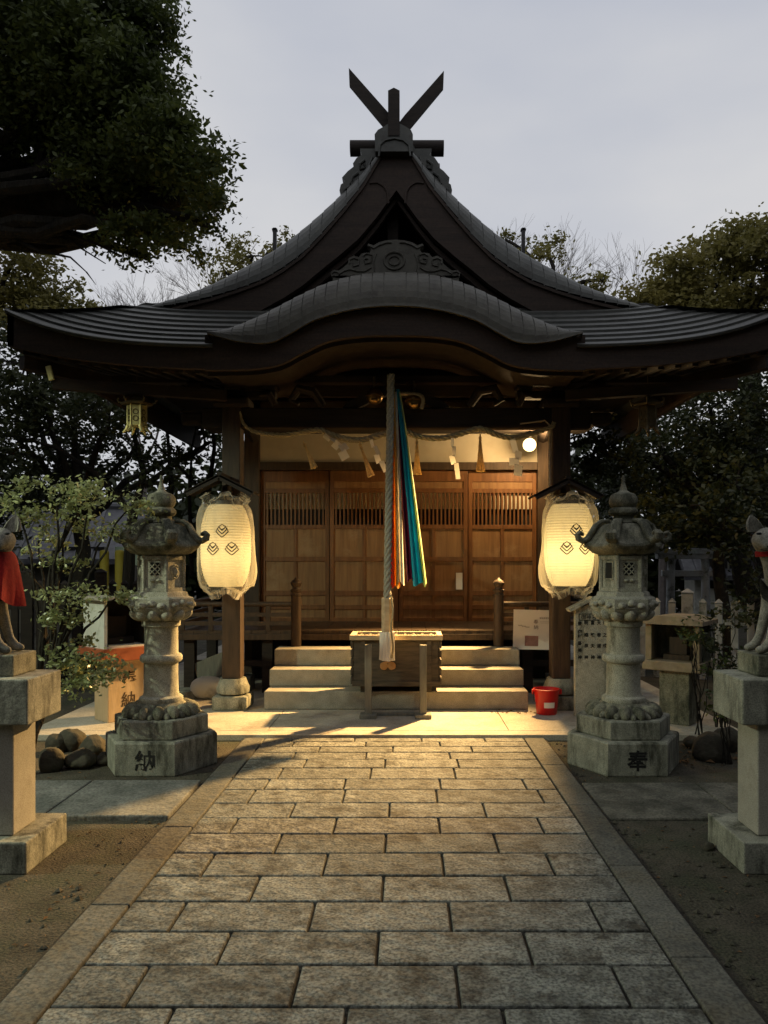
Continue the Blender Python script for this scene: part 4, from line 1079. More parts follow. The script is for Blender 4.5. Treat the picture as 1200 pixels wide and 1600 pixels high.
def skin_mesh(name, nodes, edges, mt, parent, sub=2):
    me = bpy.data.meshes.new(name); me.from_pydata([n_[0] for n_ in nodes], edges, []); me.materials.append(mt)
    o = bpy.data.objects.new(name, me); col.objects.link(o)
    md = o.modifiers.new('Skin', 'SKIN'); md.use_smooth_shade = True
    for i, n_ in enumerate(nodes):
        r = n_[1]; me.skin_vertices[0].data[i].radius = (r, r) if not isinstance(r, tuple) else r
    me.skin_vertices[0].data[0].use_root = True
    sb = o.modifiers.new('Sub', 'SUBSURF'); sb.levels = sub; sb.render_levels = sub
    dg = bpy.context.evaluated_depsgraph_get(); m2 = bpy.data.meshes.new_from_object(o.evaluated_get(dg)); o.modifiers.clear(); o.data = m2; bpy.data.meshes.remove(me)
    o.data.name = name; o.parent = parent; return o
def fox(sg, label, bib):
    """seated fox looking across the path (towards -x for sg 1), head turned to the viewer"""
    X0 = (2.015 if sg > 0 else 2.04) * sg; T = thing('fox_statue', label, 'fox statue', (X0, 4.05, 1.075), 0)
    def q(x, y, z): return (x * sg, y, z)
    Nn = [(q(.26, 0, .15), .105), (q(.20, 0, .27), .10), (q(.11, 0, .38), .088), (q(.04, -.005, .46), .072), (q(-.005, -.015, .535), .052), (q(-.03, -.03, .60), .080), (q(-.055, -.085, .60), .066), (q(-.07, -.135, .572), .036), (q(-.082, -.175, .552), .019)]
    Ed = [(i, i + 1) for i in range(8)]
    def add(parent, pts):
        last = parent
        for p, r in pts: Nn.append((q(*p), r)); Ed.append((last, len(Nn) - 1)); last = len(Nn) - 1
    for w_ in (-1, 1):
        add(2, [((.05, w_ * .055, .34), .052), ((.015, w_ * .062, .20), .032), ((-.02, w_ * .065, .07), .024), ((-.055, w_ * .066, .022), .026), ((-.10, w_ * .067, .018), .020)])
        add(0, [((.20, w_ * .10, .13), .075), ((.10, w_ * .12, .12), .050), ((.17, w_ * .12, .03), .03), ((.06, w_ * .12, .022), .026), ((.02, w_ * .12, .018), .018)])
    add(0, [((.36, 0, .09), .05), ((.44, 0, .22), .065), ((.43, 0, .36), .05), ((.38, 0, .46), .012)])
    body = skin_mesh('body', Nn, Ed, M['fox_stone'], T)
    for ex, lean in ((-.085, -.28), (.035, .22)):
        m_ = MB(); n = 20; prof = [(.044, 0), (.046, .020), (.037, .050), (.020, .074), (.005, .090)]; vs = []; fs = []
        for jj, (r, z) in enumerate(prof):
            for k in range(n):
                a = 2 * PI * k / n; c_, s2 = math.cos(a), math.sin(a); yy = s2 * r * .55
                if s2 < 0: yy *= (.15 if abs(c_) < .7 else .8)
                vs.append(q(ex + c_ * r + lean * z, -.045 + yy, .635 + z))
        for jj in range(4):
            for k in range(n): fs.append((jj * n + k, jj * n + (k + 1) % n, (jj + 1) * n + (k + 1) % n, (jj + 1) * n + k))
        fs.append(tuple(range(4 * n, 5 * n))); m_.add(vs, fs, 0, True); m_.build('ear', M['fox_stone'], T)
    for ex in (-.112, -.012):
        m_ = MB(); m_.ball(q(ex, -.138, .622), .009, 8, sc_=(1.6, .7, .8)); m_.build('eye', M['ink'], T)
    m_ = MB(); m_.ball(q(-.084, -.192, .556), .010, 8, sc_=(1.2, .8, .8)); m_.tube([q(-.108, -.155, .540), q(-.088, -.178, .535), q(-.062, -.165, .538)], .003, 5); m_.build('muzzle_line', M['ink'], T)
    m_ = MB(); n = 40; rows_ = []
    for side in (0, 1):
        rows_ = []
        for j in range(15):
            t = j / 14; row = []
            for i in range(n + 1):
                a = R(-150 + 300 * i / n)   # 0 looks along the fox's front
                fr = max(0, math.cos(a)); drop = (.03 if not bib else .05) + (bib * (fr ** .7) + (.04 if bib else 0)) * 1.0
                r = (.058 + (.10 if bib else .02) * t ** .6) * (1 + ((.10 * math.sin(7 * a + 1) + .05 * math.sin(13 * a)) * t if bib else 0)) + .003 * side
                zc = .535 - drop * t
                cx_ = -.005 + .05 * t * (1 if bib else .4)
                row.append(q(cx_ - r * math.cos(a), -.012 + r * math.sin(a), zc))
            rows_.append(row)
        m_.grid(rows_, flip=bool(side) ^ (sg < 0))
    m_.build('bib', M['red_cloth'], T)
    return T
fox(1, 'seated pale stone fox on the right pedestal with a small red collar', 0)
fox(-1, 'seated dark stone fox on the left pedestal wearing a large red bib', .20)

# ================================================================== SMALL SHRINES, TABLET, FENCE, TORII
def small_altar():
    p = at(180, 1137, 7.35); T = thing('roadside_altar', 'white box altar with vermilion band on an inscribed warm stone block', 'altar', (p.x + .02, 7.4, AP), R(47))
    m_ = MB(); m_.b2(-.18, .18, -.14, .14, 0, .58, bev=.006); a = m_.build('pedestal', M['warm_wood'], T)
    m_ = MB(); put_text(m_, '\u5949', .15, (.03, -.1425, .40), bold=.002); put_text(m_, '\u7d0d', .15, (.02, -.1425, .20), bold=.002); m_.build('inscription', M['ink_brown'], a)
    m_ = MB(); m_.b2(-.30, .30, -.26, .26, .581, .70, bev=.004); m_.build('band', M['orange_paint'], T)
    m_ = MB(); m_.b2(-.25, -.22, -.21, .22, .70, 1.15); m_.b2(.22, .25, -.21, .22, .70, 1.15); m_.b2(-.219, .219, .19, .22, .70, 1.15); m_.b2(-.219, .219, -.2, .19, .7, .715)
    m_.build('cabinet', M['white_paint'], T)
    m_ = MB(); m_.b2(-.219, -.205, -.2, .188, .716, 1.13); m_.b2(.205, .219, -.2, .188, .716, 1.13); m_.b2(-.204, .204, .17, .188, .716, 1.13); m_.b2(-.15, .15, 0, .12, .716, .78); m_.b2(-.10, .10, .05, .15, .781, .98)
    m_.build('dark_interior', M['gable_dark'], T)
    m_ = MB(); m_.b2(-.32, .32, -.28, .28, 1.151, 1.18, bev=.004); m_.build('top_slab', M['concrete'], T)
small_altar()
def stone_hokora():
    p = at(1062, 1143, 7.1); T = thing('stone_hokora', 'small open stone shrine box on a square post right of the stone lantern', 'small shrine', (p.x + .02, 7.2, AP), R(-38))
    m_ = MB(); m_.b2(-.14, .14, -.11, .11, 0, .50, bev=.008); m_.build('post', M['granite_old'], T)
    m_ = MB(); m_.b2(-.27, .27, -.20, .20, .501, .59, bev=.01); m_.build('floor_slab', M['warm_wood2'], T)
    for x in (-.22, .22):
        m_ = MB(); m_.b2(x - .03, x + .03, -.17, -.11, .591, .93, bev=.006); m_.build('corner_post', M['warm_wood2'], T)
    m_ = MB(); m_.b2(-.25, -.21, -.109, .16, .591, .93); m_.b2(.21, .25, -.109, .16, .591, .93); m_.b2(-.209, .209, .12, .16, .591, .93); m_.build('wall', M['granite_old'], T)
    m_ = MB(); m_.prism([(-.30, .931), (-.30, .97), (-.12, 1.01), (.12, 1.01), (.30, .97), (.30, .931)], -.24, .22); m_.build('roof_slab', M['warm_wood2'], T)
    m_ = MB(); m_.b2(-.12, .12, -.05, .1, .592, .64); m_.b2(-.08, .08, .0, .1, .641, .80); m_.build('inner_shrine', M['wood_post'], T)
M['warm_wood2'] = mat('mossy_sandstone', (.26, .20, .13), (.40, .32, .22), 7, rough=.9, bump=.4, c3=(.20, .20, .08), c3amt=.45, c3scale=5)
stone_hokora()
p = at(925, 1120, 7.5)
T = thing('inscribed_tablet', 'pale stone tablet with a gabled top and rows of carved characters behind the lantern', 'stone tablet', (p.x, 7.5, AP))
m_ = MB(); m_.prism([(-.17, 0), (-.17, 1.05), (0, 1.10), (.17, 1.05), (.17, 0)], -.04, .04); tb = m_.build('slab', M['granite'], T)
m_ = MB(); m_.bar((-.235, 0, 1.035), (0.0, 0, 1.155), .16, .03); m_.bar((.235, 0, 1.035), (0.0, 0, 1.155), .16, .03); m_.build('roof', M['granite'], T)
m_ = MB()
colsx = [905, 915, 925, 935, 944, 953]
chars = ['\u8c4a\u5fa1\u6751\u5cf6\u7f8e\u795e', '\u660e\u7a32\u8377\u795e', '\u5bcc\u6b66\u592b\u795e', '\u5927\u5dfb\u9053\u795e', '\u5143\u4e4b\u6210\u795e', '\u5929\u6cb3\u7530\u9053\u5c71\u795e']
for i, (x_, cs) in enumerate(zip(colsx, chars)):
    ys_ = [974, 984, 994, 1005, 1016, 1027] if len(cs) == 6 else [973, 992, 1009, 1027]
    for c_, y_ in zip(cs, ys_):
        w_ = at(x_ + 1, y_, 7.455); put_text(m_, c_, .042, (w_.x - p.x, -.0425, w_.z - AP), bold=.001)
m_.bar((-.135, -.041, 1.0), (.06, -.041, 1.0), .004, .006); m_.bar((-.135, -.041, .94), (.06, -.041, .94), .004, .006); m_.bar((-.135, -.041, .937), (-.135, -.041, 1.003), .004, .006); m_.bar((.06, -.041, .937), (.06, -.041, 1.003), .004, .006)
put_text(m_, '\u5fa1\u795e\u540d', .05, (-.045, -.043, .97))
m_.build('inscription', M['ink'], tb)

def fence(T, a, b, npk, h, mt, post_every=5, mp='post'):
    a = Vector(a); b = Vector(b); d = (b - a)
    for i in range(npk + 1):
        c = a + d * i / npk; big = i % post_every == 0; m_ = MB(); w_ = .075 if big else .045; hh = h * (1.13 if big else 1)
        ang = math.atan2(d.y, d.x); rot = Matrix.Rotation(ang, 3, 'Z')
        m_.box((c.x, c.y, hh / 2), (w_ * 2, w_ * 1.6, hh), rot=rot, bev=.008); m_.box((c.x, c.y, hh + .025), (w_ * 2.3, w_ * 2, .05), rot=rot, taper=.15)
        m_.build('post' if big else 'picket', mt, T, world=True)
    for z in (.25, h * .75):
        m_ = MB(); m_.bar((a.x, a.y, z), (b.x, b.y, z), .05, .07); m_.build('rail', mt, T, world=True)
T = thing('stone_fence', 'grey stone picket fence with pyramid capped posts behind the small shrine', 'fence', (3.1, 10.6, 0))
M['fence_stone'] = mat('fence_stone', (.34, .36, .37), (.50, .52, .53), 8, rough=.9, bump=.4, c3=(.08, .09, .07), c3amt=.5, c3scale=4)
fence(T, (2.95, 10.6, 0), (5.3, 9.7, 0), 13, 1.02, M['fence_stone'])
T = thing('wooden_fence', 'dark slatted fence behind the young bright leaved tree', 'fence', (-5, 10.5, 0))
fence(T, (-7.0, 10.2, 0), (-3.6, 11.0, 0), 22, 1.25, M['wood_dark'], 6)
# torii
T = thing('stone_torii', 'small dim stone torii gate beyond the picket fence', 'torii', (5.6, 15, 0))
for x in (-.33, .33):
    m_ = MB(); m_.tube([(x * 1.1, 0, 0), (x, 0, 1.62)], [.09, .075], 12); m_.build('pillar', M['fence_stone'], T)
m_ = MB(); m_.b2(-.62, .62, -.09, .09, 1.62, 1.72, bev=.01); m_.prism([(-.72, 1.80), (-.62, 1.72), (.62, 1.72), (.72, 1.80), (.74, 1.88), (.5, 1.82), (-.5, 1.82), (-.74, 1.88)], -.11, .11); m_.build('top_beam', M['fence_stone'], T)
m_ = MB(); m_.b2(-.52, .52, -.05, .05, 1.28, 1.40, bev=.01); m_.build('tie_beam', M['fence_stone'], T)

# rocks
rr = random.Random(11)
def rock(px, py, w_, h_, lab, sd, D=None, flat=1):
    D = D or gd(py); p = at(px, py, D); m_ = MB(); W = w_ * D / F / 2; H = h_ * D / F / 2
    W *= .9; H *= .85; m_.ball((0, 0, H * .8), 1, 12, sc_=(W, W * .85, H * 1.1), jit=.22, seed=sd)
    o = m_.build('garden_rock', M['rock']); o.location = (p.x, D + W * .7, 0); o.rotation_euler.z = sd * 1.3; setp(o, lab, 'rock', 'rocks around the lantern beds')
rock(82, 1178, 40, 34, 'dark low rock nearest the left pedestal, half behind it', 1); rock(108, 1176, 48, 44, 'rounded upright rock between two others by the left lantern', 2)
rock(141, 1185, 50, 40, 'warm lit rounded rock touching the left stone lantern base', 3); rock(118, 1203, 62, 34, 'dark flat topped rock in front of the left rock group', 4)
rock(75, 1208, 44, 46, 'rock with orange lit top beside the left pedestal column', 5); rock(160, 1197, 34, 26, 'small pale rock against the left lantern base', 6)
rock(1118, 1192, 66, 50, 'large dark rock behind the right pedestal column', 7); rock(1142, 1176, 50, 46, 'dark rock touching the right pedestal column', 8); rock(1088, 1172, 34, 24, 'small rock among fallen leaves right of the lantern', 9); rock(1110, 1330, 22, 14, 'small pale stone beside the right pedestal base', 10)
# things under the left veranda
p = at(330, 1092, 8.6)
m_ = MB(); m_.ball((0, 0, .12), .19, 12, sc_=(1.1, .8, .68), jit=.12, seed=5); o = m_.build('white_sack', M['white_paint']); o.location = (p.x, 8.5, AP - .005); setp(o, 'plump white sack lying beside the left porch post', 'sack')
m_ = MB(); m_.box((0, 0, .22), (.5, .05, .25), rot=Matrix.Rotation(R(-22), 3, 'Y'), bev=.01); o = m_.build('leaning_board', M['stand_wood']); o.location = (p.x - .02, 8.9, AP + .08); setp(o, 'grey board leaning under the left side of the veranda', 'board')
for i, (a_, b_) in enumerate(((-2.35, .09), (-2.1, .18))):
    m_ = MB(); m_.b2(-.3, .3, -.15, .15, 0, b_, bev=.01); o = m_.build('stone_block', M['granite_base']); o.location = (a_ + .1 * i, 8.55 + .45 * i, AP); setp(o, ['flat stone block lying left of the white sack', 'taller stone block behind the white sack under the veranda'][i], 'stone block')

# ================================================================== VEGETATION
def foliage(name, blobs, size, mt, parent, seed=0, clump=.16, per=34, elong=2.0, flat=.6):
    """leaf-sized faces gathered in clumps spread through ellipsoids; blobs: (centre, radii, number of clumps)"""
    rg_ = np.random.default_rng(seed); Cs = []; 
    for c, r, n_ in blobs:
        d = rg_.normal(size=(n_, 3)); d /= np.linalg.norm(d, axis=1)[:, None]; rad_ = rg_.uniform(.15, 1, n_) ** .45
        Cs.append(np.array(c) + d * rad_[:, None] * np.array(r))
    Cs = np.concatenate(Cs); n = len(Cs)
    cs_ = clump * rg_.uniform(.6, 1.4, n)
    P = np.repeat(Cs, per, 0) + rg_.normal(size=(n * per, 3)) * np.repeat(cs_, per)[:, None] * np.array([.5, .5, .34])
    N_ = len(P); dirs = rg_.normal(size=(N_, 3)); dirs[:, 2] *= flat; dirs[:, 2] -= .25; dirs /= np.linalg.norm(dirs, axis=1)[:, None]
    u = rg_.normal(size=(N_, 3)); sd = np.cross(dirs, u); sd /= np.linalg.norm(sd, axis=1)[:, None]
    sz = size * rg_.uniform(.6, 1.3, N_); L = dirs * (sz * .5)[:, None]; Wd = sd * (sz * .5 / elong)[:, None]
    V = np.empty((N_, 4, 3)); V[:, 0] = P - L; V[:, 1] = P + Wd - L * .1; V[:, 2] = P + L; V[:, 3] = P - Wd - L * .1
    off = np.array(parent_loc(parent)) if parent is not None else np.zeros(3)
    me = bpy.data.meshes.new(name); V = V.reshape(-1, 3) - off
    me.vertices.add(len(V)); me.vertices.foreach_set('co', V.ravel()); me.loops.add(len(V)); me.loops.foreach_set('vertex_index', np.arange(len(V), dtype=np.int32))
    me.polygons.add(N_); me.polygons.foreach_set('loop_start', np.arange(0, len(V), 4, dtype=np.int32)); me.polygons.foreach_set('loop_total', np.full(N_, 4, dtype=np.int32))
    me.materials.append(mt); me.update(); me.validate()
    o = bpy.data.objects.new(name, me); col.objects.link(o); o.parent = parent; return o, Cs
def branch(m_, a, b, r0, r1, sag=.1, n=7, seed=0):
    r_ = random.Random(seed); a = Vector(a); b = Vector(b); L = (b - a).length; ps = []
    for i in range(n + 1):
        t = i / n; p = a.lerp(b, t) + Vector((r_.uniform(-1, 1), r_.uniform(-1, 1), r_.uniform(-1, 1))) * L * .03 * (0 < i < n) + Vector((0, 0, sag * L * math.sin(PI * t)))
        ps.append(p)
    m_.tube(ps, [r0 + (r1 - r0) * i / n for i in range(n + 1)], 7); return ps
def pxb(lst, D, dy=1.0, dens=60, var=.8, seed=1):
    """ellipsoid crowns from measured widths: (x, y, half width, half height)"""
    r_ = random.Random(seed); out_ = []
    for x, y, a, b in lst:
        Y = D + r_.uniform(-var, var); c = at(x, y, Y); rx = a * Y / F; rz = b * Y / F
        out_.append((tuple(c), (rx, dy * (rx + rz) / 2, rz), max(3, int(dens * rx * rz))))
    return out_
def tree(label, name, base, blobs, size, mt, seed, trunk_r=.12, group=None, clump=.2, per=34, nbr=14, limbs=None):
    T = thing(name, label, 'tree', base, 0, group)
    o, Cs = foliage('crown', blobs, size, mt, T, seed, clump, per)
    m_ = MB(); r_ = random.Random(seed)
    cc_ = np.mean([b[0] for b in blobs], axis=0); zmin = min(b[0][2] - b[1][2] * .3 for b in blobs)
    top = Vector((base[0] * .5 + cc_[0] * .5, base[1] * .5 + cc_[1] * .5, max(.6, zmin)))
    branch(m_, (base[0], base[1], -.1), top, trunk_r, trunk_r * .7, 0, 6, seed)
    for b_ in blobs:
        ps = branch(m_, top, Vector(b_[0]), min(.07, trunk_r * .5), min(.03, trunk_r * .18), .08, 6, seed)
    for i in range(nbr):
        c = Vector(Cs[r_.randrange(len(Cs))]); b_ = min(blobs, key=lambda q: (Vector(q[0]) - c).length)
        branch(m_, Vector(b_[0]), c, min(.02, trunk_r * .16), .006, .05, 4, seed + i)
    if limbs: limbs(m_)
    m_.build('trunk', M['bark'], T, world=True); return T
# great camphor, upper left
bl_ = pxb([(30, 60, 190, 110), (150, 60, 120, 80), (235, 30, 42, 45), (200, 130, 75, 70), (110, 200, 120, 60), (235, 215, 70, 60), (300, 245, 52, 50), (250, 300, 85, 40), (150, 255, 70, 55), (215, 365, 62, 30), (262, 340, 60, 32), (325, 300, 26, 36), (60, 120, 150, 50), (190, 190, 110, 90), (60, 0, 200, 60), (150, 120, 130, 70), (200, 290, 110, 40), (280, 280, 60, 50)], 5.8, .9, 520, .5, 3) \
    + pxb([(40, 205, 110, 45), (60, 270, 80, 14), (120, 320, 50, 18), (232, 402, 34, 16), (290, 385, 34, 24), (180, 385, 30, 16), (325, 350, 26, 26)], 5.8, .7, 170, .3, 5) + pxb([(-160, 60, 160, 190), (-120, -200, 200, 160), (90, -130, 200, 120), (-320, 150, 180, 160)], 5.8, 1.1, 60, 1.2, 6)
def camph_limbs(m_):
    a = Vector((-5.2, 6.1, 4.0))
    m_.tube([(-5.9, 6.2, 3.2), (-4.6, 6.05, 4.25), at(-20, 305, 5.9), at(90, 318, 5.85), at(200, 325, 5.85), at(280, 312, 5.85)], [.3, .22, .175, .155, .11, .05], 12)
    for pts, r0 in (([(-20, 360), (30, 372), (60, 372), (100, 364), (150, 381), (190, 400)], .022), ([(20, 372), (60, 392), (110, 402), (135, 425)], .014), ([(65, 345), (100, 366), (130, 390), (165, 412)], .012), ([(200, 325), (260, 270), (320, 240)], .035), ([(120, 315), (180, 200), (240, 130)], .035), ([(40, 310), (90, 180), (150, 60)], .04), ([(135, 425), (150, 445)], .006), ([(110, 366), (128, 352), (150, 350)], .006), ([(60, 344), (75, 362), (95, 372), (140, 388)], .006)):
        m_.tube([at(x, y, 5.8) for x, y in pts], [r0 * (1 - .7 * i / (len(pts) - 1)) for i in range(len(pts))], 7)
tree('huge dark camphor tree overhanging the upper left with a thick bare limb', 'camphor_tree', (-6.2, 6.3, 0), bl_, .050, M['leaf_camphor'], 7, .42, clump=.13, per=66, limbs=camph_limbs)
GT = 'trees around the shrine hall'
tree('olive green tree crown at the left edge under the camphor limb', 'evergreen_tree', (-7.5, 13, 0), pxb([(25, 400, 60, 45), (20, 455, 75, 40), (95, 462, 62, 32), (0, 500, 110, 40)], 13, 1.2, 70, .8, 11), .10, M['leaf_olive'], 21, .2, GT, .28, 80)
tree('dark tree behind the left eave with sky showing through its lower branches', 'evergreen_tree', (-5.0, 12, 0), pxb([(40, 570, 110, 70), (110, 650, 110, 55), (30, 690, 100, 60), (170, 640, 70, 60), (-40, 780, 90, 100)], 12, 1.2, 80, .8, 12) + pxb([(270, 745, 60, 50), (210, 700, 90, 40), (120, 730, 80, 30)], 12, 1, 42, .8, 13) + pxb([(60, 760, 90, 40), (150, 700, 70, 40), (320, 700, 40, 60), (30, 640, 70, 60), (110, 600, 80, 40)], 13.5, 1, 44, .5, 14), .10, M['leaf_dark'], 22, .16, GT, .25, per=48, nbr=40,
     limbs=lambda m_: [m_.tube([at(x, y, 11.8) for x, y in pts], [r0, r0 * .8, r0 * .5, r0 * .3][:len(pts)], 7) for pts, r0 in (([(200, 930), (205, 820), (225, 740), (200, 640)], .10), ([(205, 800), (150, 740), (90, 700), (20, 680)], .06), ([(225, 760), (280, 720), (330, 690)], .05), ([(330, 930), (322, 800), (335, 700), (330, 640)], .06), ([(260, 900), (268, 760), (262, 680), (250, 600)], .05), ([(225, 780), (170, 770), (100, 790)], .03), ([(330, 780), (290, 740), (240, 690)], .03), ([(300, 900), (296, 780), (300, 700), (310, 650)], .035))])
tree('olive tree crown rising behind the left roof slope', 'evergreen_tree', (-3.6, 17, 0), pxb([(395, 400, 50, 28), (350, 425, 42, 25), (410, 440, 60, 40), (440, 380, 20, 16)], 17, 1, 42, .5, 14), .11, M['leaf_olive'], 23, .16, GT, .26, 60)
tree('loose olive tree crown rising behind the right roof slope', 'evergreen_tree', (3.6, 17, 0), pxb([(855, 392, 42, 20), (820, 400, 40, 25), (905, 450, 60, 26), (945, 440, 26, 20), (790, 375, 12, 10)], 17, 1, 36, .5, 15), .11, M['leaf_olive'], 24, .16, GT, .26, 60)
tree('big rounded golden green tree above the right eave', 'evergreen_tree', (8, 16, 0), pxb([(1105, 430, 95, 55), (1180, 420, 80, 70), (1035, 455, 55, 45), (1130, 380, 60, 25), (1060, 500, 100, 60), (1180, 520, 90, 60), (1230, 400, 60, 60), (985, 490, 30, 30)], 16, 1.2, 70, .8, 16), .12, M['leaf_olive'], 25, .25, GT, .30, 72)
tree('dense dark tree below the right eave corner', 'evergreen_tree', (6.0, 12.5, 0), pxb([(1110, 640, 110, 70), (1030, 700, 90, 60), (1180, 700, 100, 80), (980, 690, 40, 60), (1000, 790, 70, 70), (1100, 740, 80, 60), (1180, 570, 60, 50), (930, 700, 40, 50)], 12.5, 1.2, 80, .7, 17) + pxb([(960, 700, 60, 60), (1040, 620, 70, 40), (1140, 660, 90, 70), (1000, 800, 60, 60)], 14.5, 1.2, 60, .5, 18), .095, M['leaf_dark'], 26, .2, GT, .24, 50)
tree('mid green bushy tree between the dark wood and the right fox', 'evergreen_tree', (5.0, 11.5, 0), pxb([(1080, 790, 80, 50), (1130, 830, 60, 40), (1150, 760, 60, 60), (1060, 840, 40, 25)], 11.5, 1, 70, .5, 18), .11, M['leaf_olive2'], 27, .12, GT, .2)
tree('dark shrubby tree at the far right behind the fox statue', 'evergreen_tree', (6.6, 9.5, 0), pxb([(1200, 850, 70, 90), (1230, 950, 70, 80), (1170, 940, 30, 60)], 9.5, 1, 40, .4, 19), .09, M['leaf_dark'], 28, .12, GT, .2)
# tree over the approach, outside the view, whose crown shades the right foreground
tree('tall dark tree standing right of the approach outside the view', 'evergreen_tree', (6.0, -1.5, 0), [((3.0, 0, 6.6), (2.6, 2.6, 1.2), 150), ((5.0, 2.5, 6.4), (1.8, 2.0, 1.2), 90), ((.2, -1.8, 6.8), (2.2, 2.2, 1.0), 110), ((3, -3, 7.2), (2.6, 2.2, 1.2), 110)], .28, M['leaf_dark'], 71, .22, clump=.35, per=40)
# bare twiggy trees
def bare(label, px_, py0, py1, D, seed, spread=60):
    b = at(px_, 879, D); T = thing('bare_tree', label, 'tree', (b.x, D, 0), 0, 'bare winter trees behind the roof'); m_ = MB(); r_ = random.Random(seed)
    def rec(p, d, L, r, k):
        q_ = p + d * L; m_.tube([p, p.lerp(q_, .5) + Vector((r_.uniform(-1, 1), 0, r_.uniform(-1, 1))) * L * .06, q_], [r, r * .8, r * .65], 5)
        if k == 0: return
        for _ in range(3):
            e = (d + Vector((r_.uniform(-1, 1), r_.uniform(-.6, .6), r_.uniform(-.25, .6))) * .65).normalized(); rec(q_, e, L * r_.uniform(.6, .8), r * .6, k - 1)
    top = at(px_, py1, D).z; z0 = top * .45
    m_.tube([(b.x, D, -.1), (b.x, D, z0)], [.12, .07], 8)
    for _ in range(4): rec(Vector((b.x, D, z0)), Vector((r_.uniform(-.5, .5), r_.uniform(-.3, .3), 1)).normalized(), (top - z0) * .30, .035, 5)
    m_.build('branches', M['twig'], T, world=True)
M['twig'] = mat('twig', (.16, .14, .13), (.24, .21, .19), 8, rough=1, bump=0)
bare('bare grey tree showing between the left crowns and the roof', 225, 879, 425, 20, 31); bare('bare twiggy tree top just left of the gable', 455, 879, 345, 20, 32); bare('bare twiggy tree top just right of the gable', 765, 879, 330, 20, 33); bare('bare twigs rising left of the golden green tree', 1035, 879, 360, 20, 34)
# young bright tree by the left fox
bl2 = pxb([(30, 790, 60, 22), (95, 760, 60, 26), (150, 780, 45, 25), (60, 845, 40, 18), (105, 815, 60, 18), (170, 830, 55, 14), (205, 790, 30, 30)], 5.6, 1.1, 520, .25, 41)
bl3 = pxb([(95, 880, 38, 10), (120, 930, 55, 10), (90, 965, 40, 12), (100, 1030, 34, 16), (150, 1045, 40, 26), (130, 1000, 20, 8), (190, 930, 40, 6), (120, 1070, 26, 18)], 5.6, 1.0, 1100, .2, 42)
T = tree('young tree with bright pale leaves beside the left fox', 'young_tree', (at(34, 1100, 5.6).x, 5.6, 0), bl2 + bl3, .042, M['leaf_bright'], 43, .03, clump=.085, per=24, nbr=20,
     limbs=lambda m_: [m_.tube([at(x, y, 5.6) for x, y in pts], [r0, r0 * .85, r0 * .6][:len(pts)], 8) for pts, r0 in (([(50, 1150), (68, 980), (85, 860)], .03), ([(72, 930), (40, 890), (10, 850)], .012), ([(68, 1010), (90, 970), (130, 930)], .01), ([(85, 870), (110, 820), (140, 770)], .018))])
# low shrubs on the right
def shrub(label, lst, D, seed, mt, size=.05):
    c = at(lst[0][0], 879, D); T = thing('shrub', label, 'shrub', (c.x, D, 0), 0, 'low evergreen shrubs'); foliage('leaves', pxb(lst, D, 1, 300, .15, seed), size, M[mt], T, seed, .09, 22)
    m_ = MB(); r_ = random.Random(seed)
    for i in range(7):
        l_ = lst[i % len(lst)]; branch(m_, (c.x + r_.uniform(-.05, .05), D, 0), at(l_[0] + r_.uniform(-10, 10), l_[1], D), .006, .003, .05, 5, i)
    m_.build('stems', M['bark'], T, world=True)
shrub('low dark shrub between the small stone shrine and the right pedestal', [(1125, 1010, 34, 34), (1105, 975, 26, 22), (1140, 1060, 30, 40), (1150, 960, 24, 24)], 7.0, 51, 'leaf_dark')
shrub('sprig of green leaves over the roof of the small stone shrine', [(1090, 985, 22, 14), (1080, 1000, 12, 8), (1110, 1040, 20, 16)], 6.7, 52, 'leaf_green')
shrub('low plant growing beside the right pedestal base', [(1135, 1120, 18, 22), (1120, 1090, 14, 12)], 5.9, 53, 'leaf_green')

# distant woods, behind the hall, at both sides and behind the viewer
def woods(name, label, blobs, size, seed, mt='leaf_dark', per=26):
    o, _ = foliage(name, blobs, size, M[mt], None, seed, .8, per, 1.5); setp(o, label, 'wood', kind='stuff')
b_ = []
r_ = random.Random(77)
for i in range(46):
    a = R(-78 + 156 * i / 45); D = r_.uniform(22, 27); x = D * math.sin(a); y = D * math.cos(a)
    h = 2.3 if -30 < math.degrees(a) < -14 else 2.6
    b_.append(((x, y, h * .8), (1.8, 1.5, h * 1.1), 60))
woods('distant_woods', 'dark band of far trees closing the view at the horizon', b_, .38, 61)
b_ = []
for i in range(34):
    a = R(90 + 180 * i / 33); D = r_.uniform(12, 15); b_.append(((D * math.sin(a), D * math.cos(a) - 2, 5), (2.4, 2, 5.5), 90))
for y in (0, 5, 10, 15):
    for sx in (-1, 1): b_.append(((sx * r_.uniform(10, 11.5), y, 5), (2, 3, 5.5), 120))
woods('surrounding_woods', 'dark trees closing in the shrine yard at the sides', b_, .26, 62, per=60)

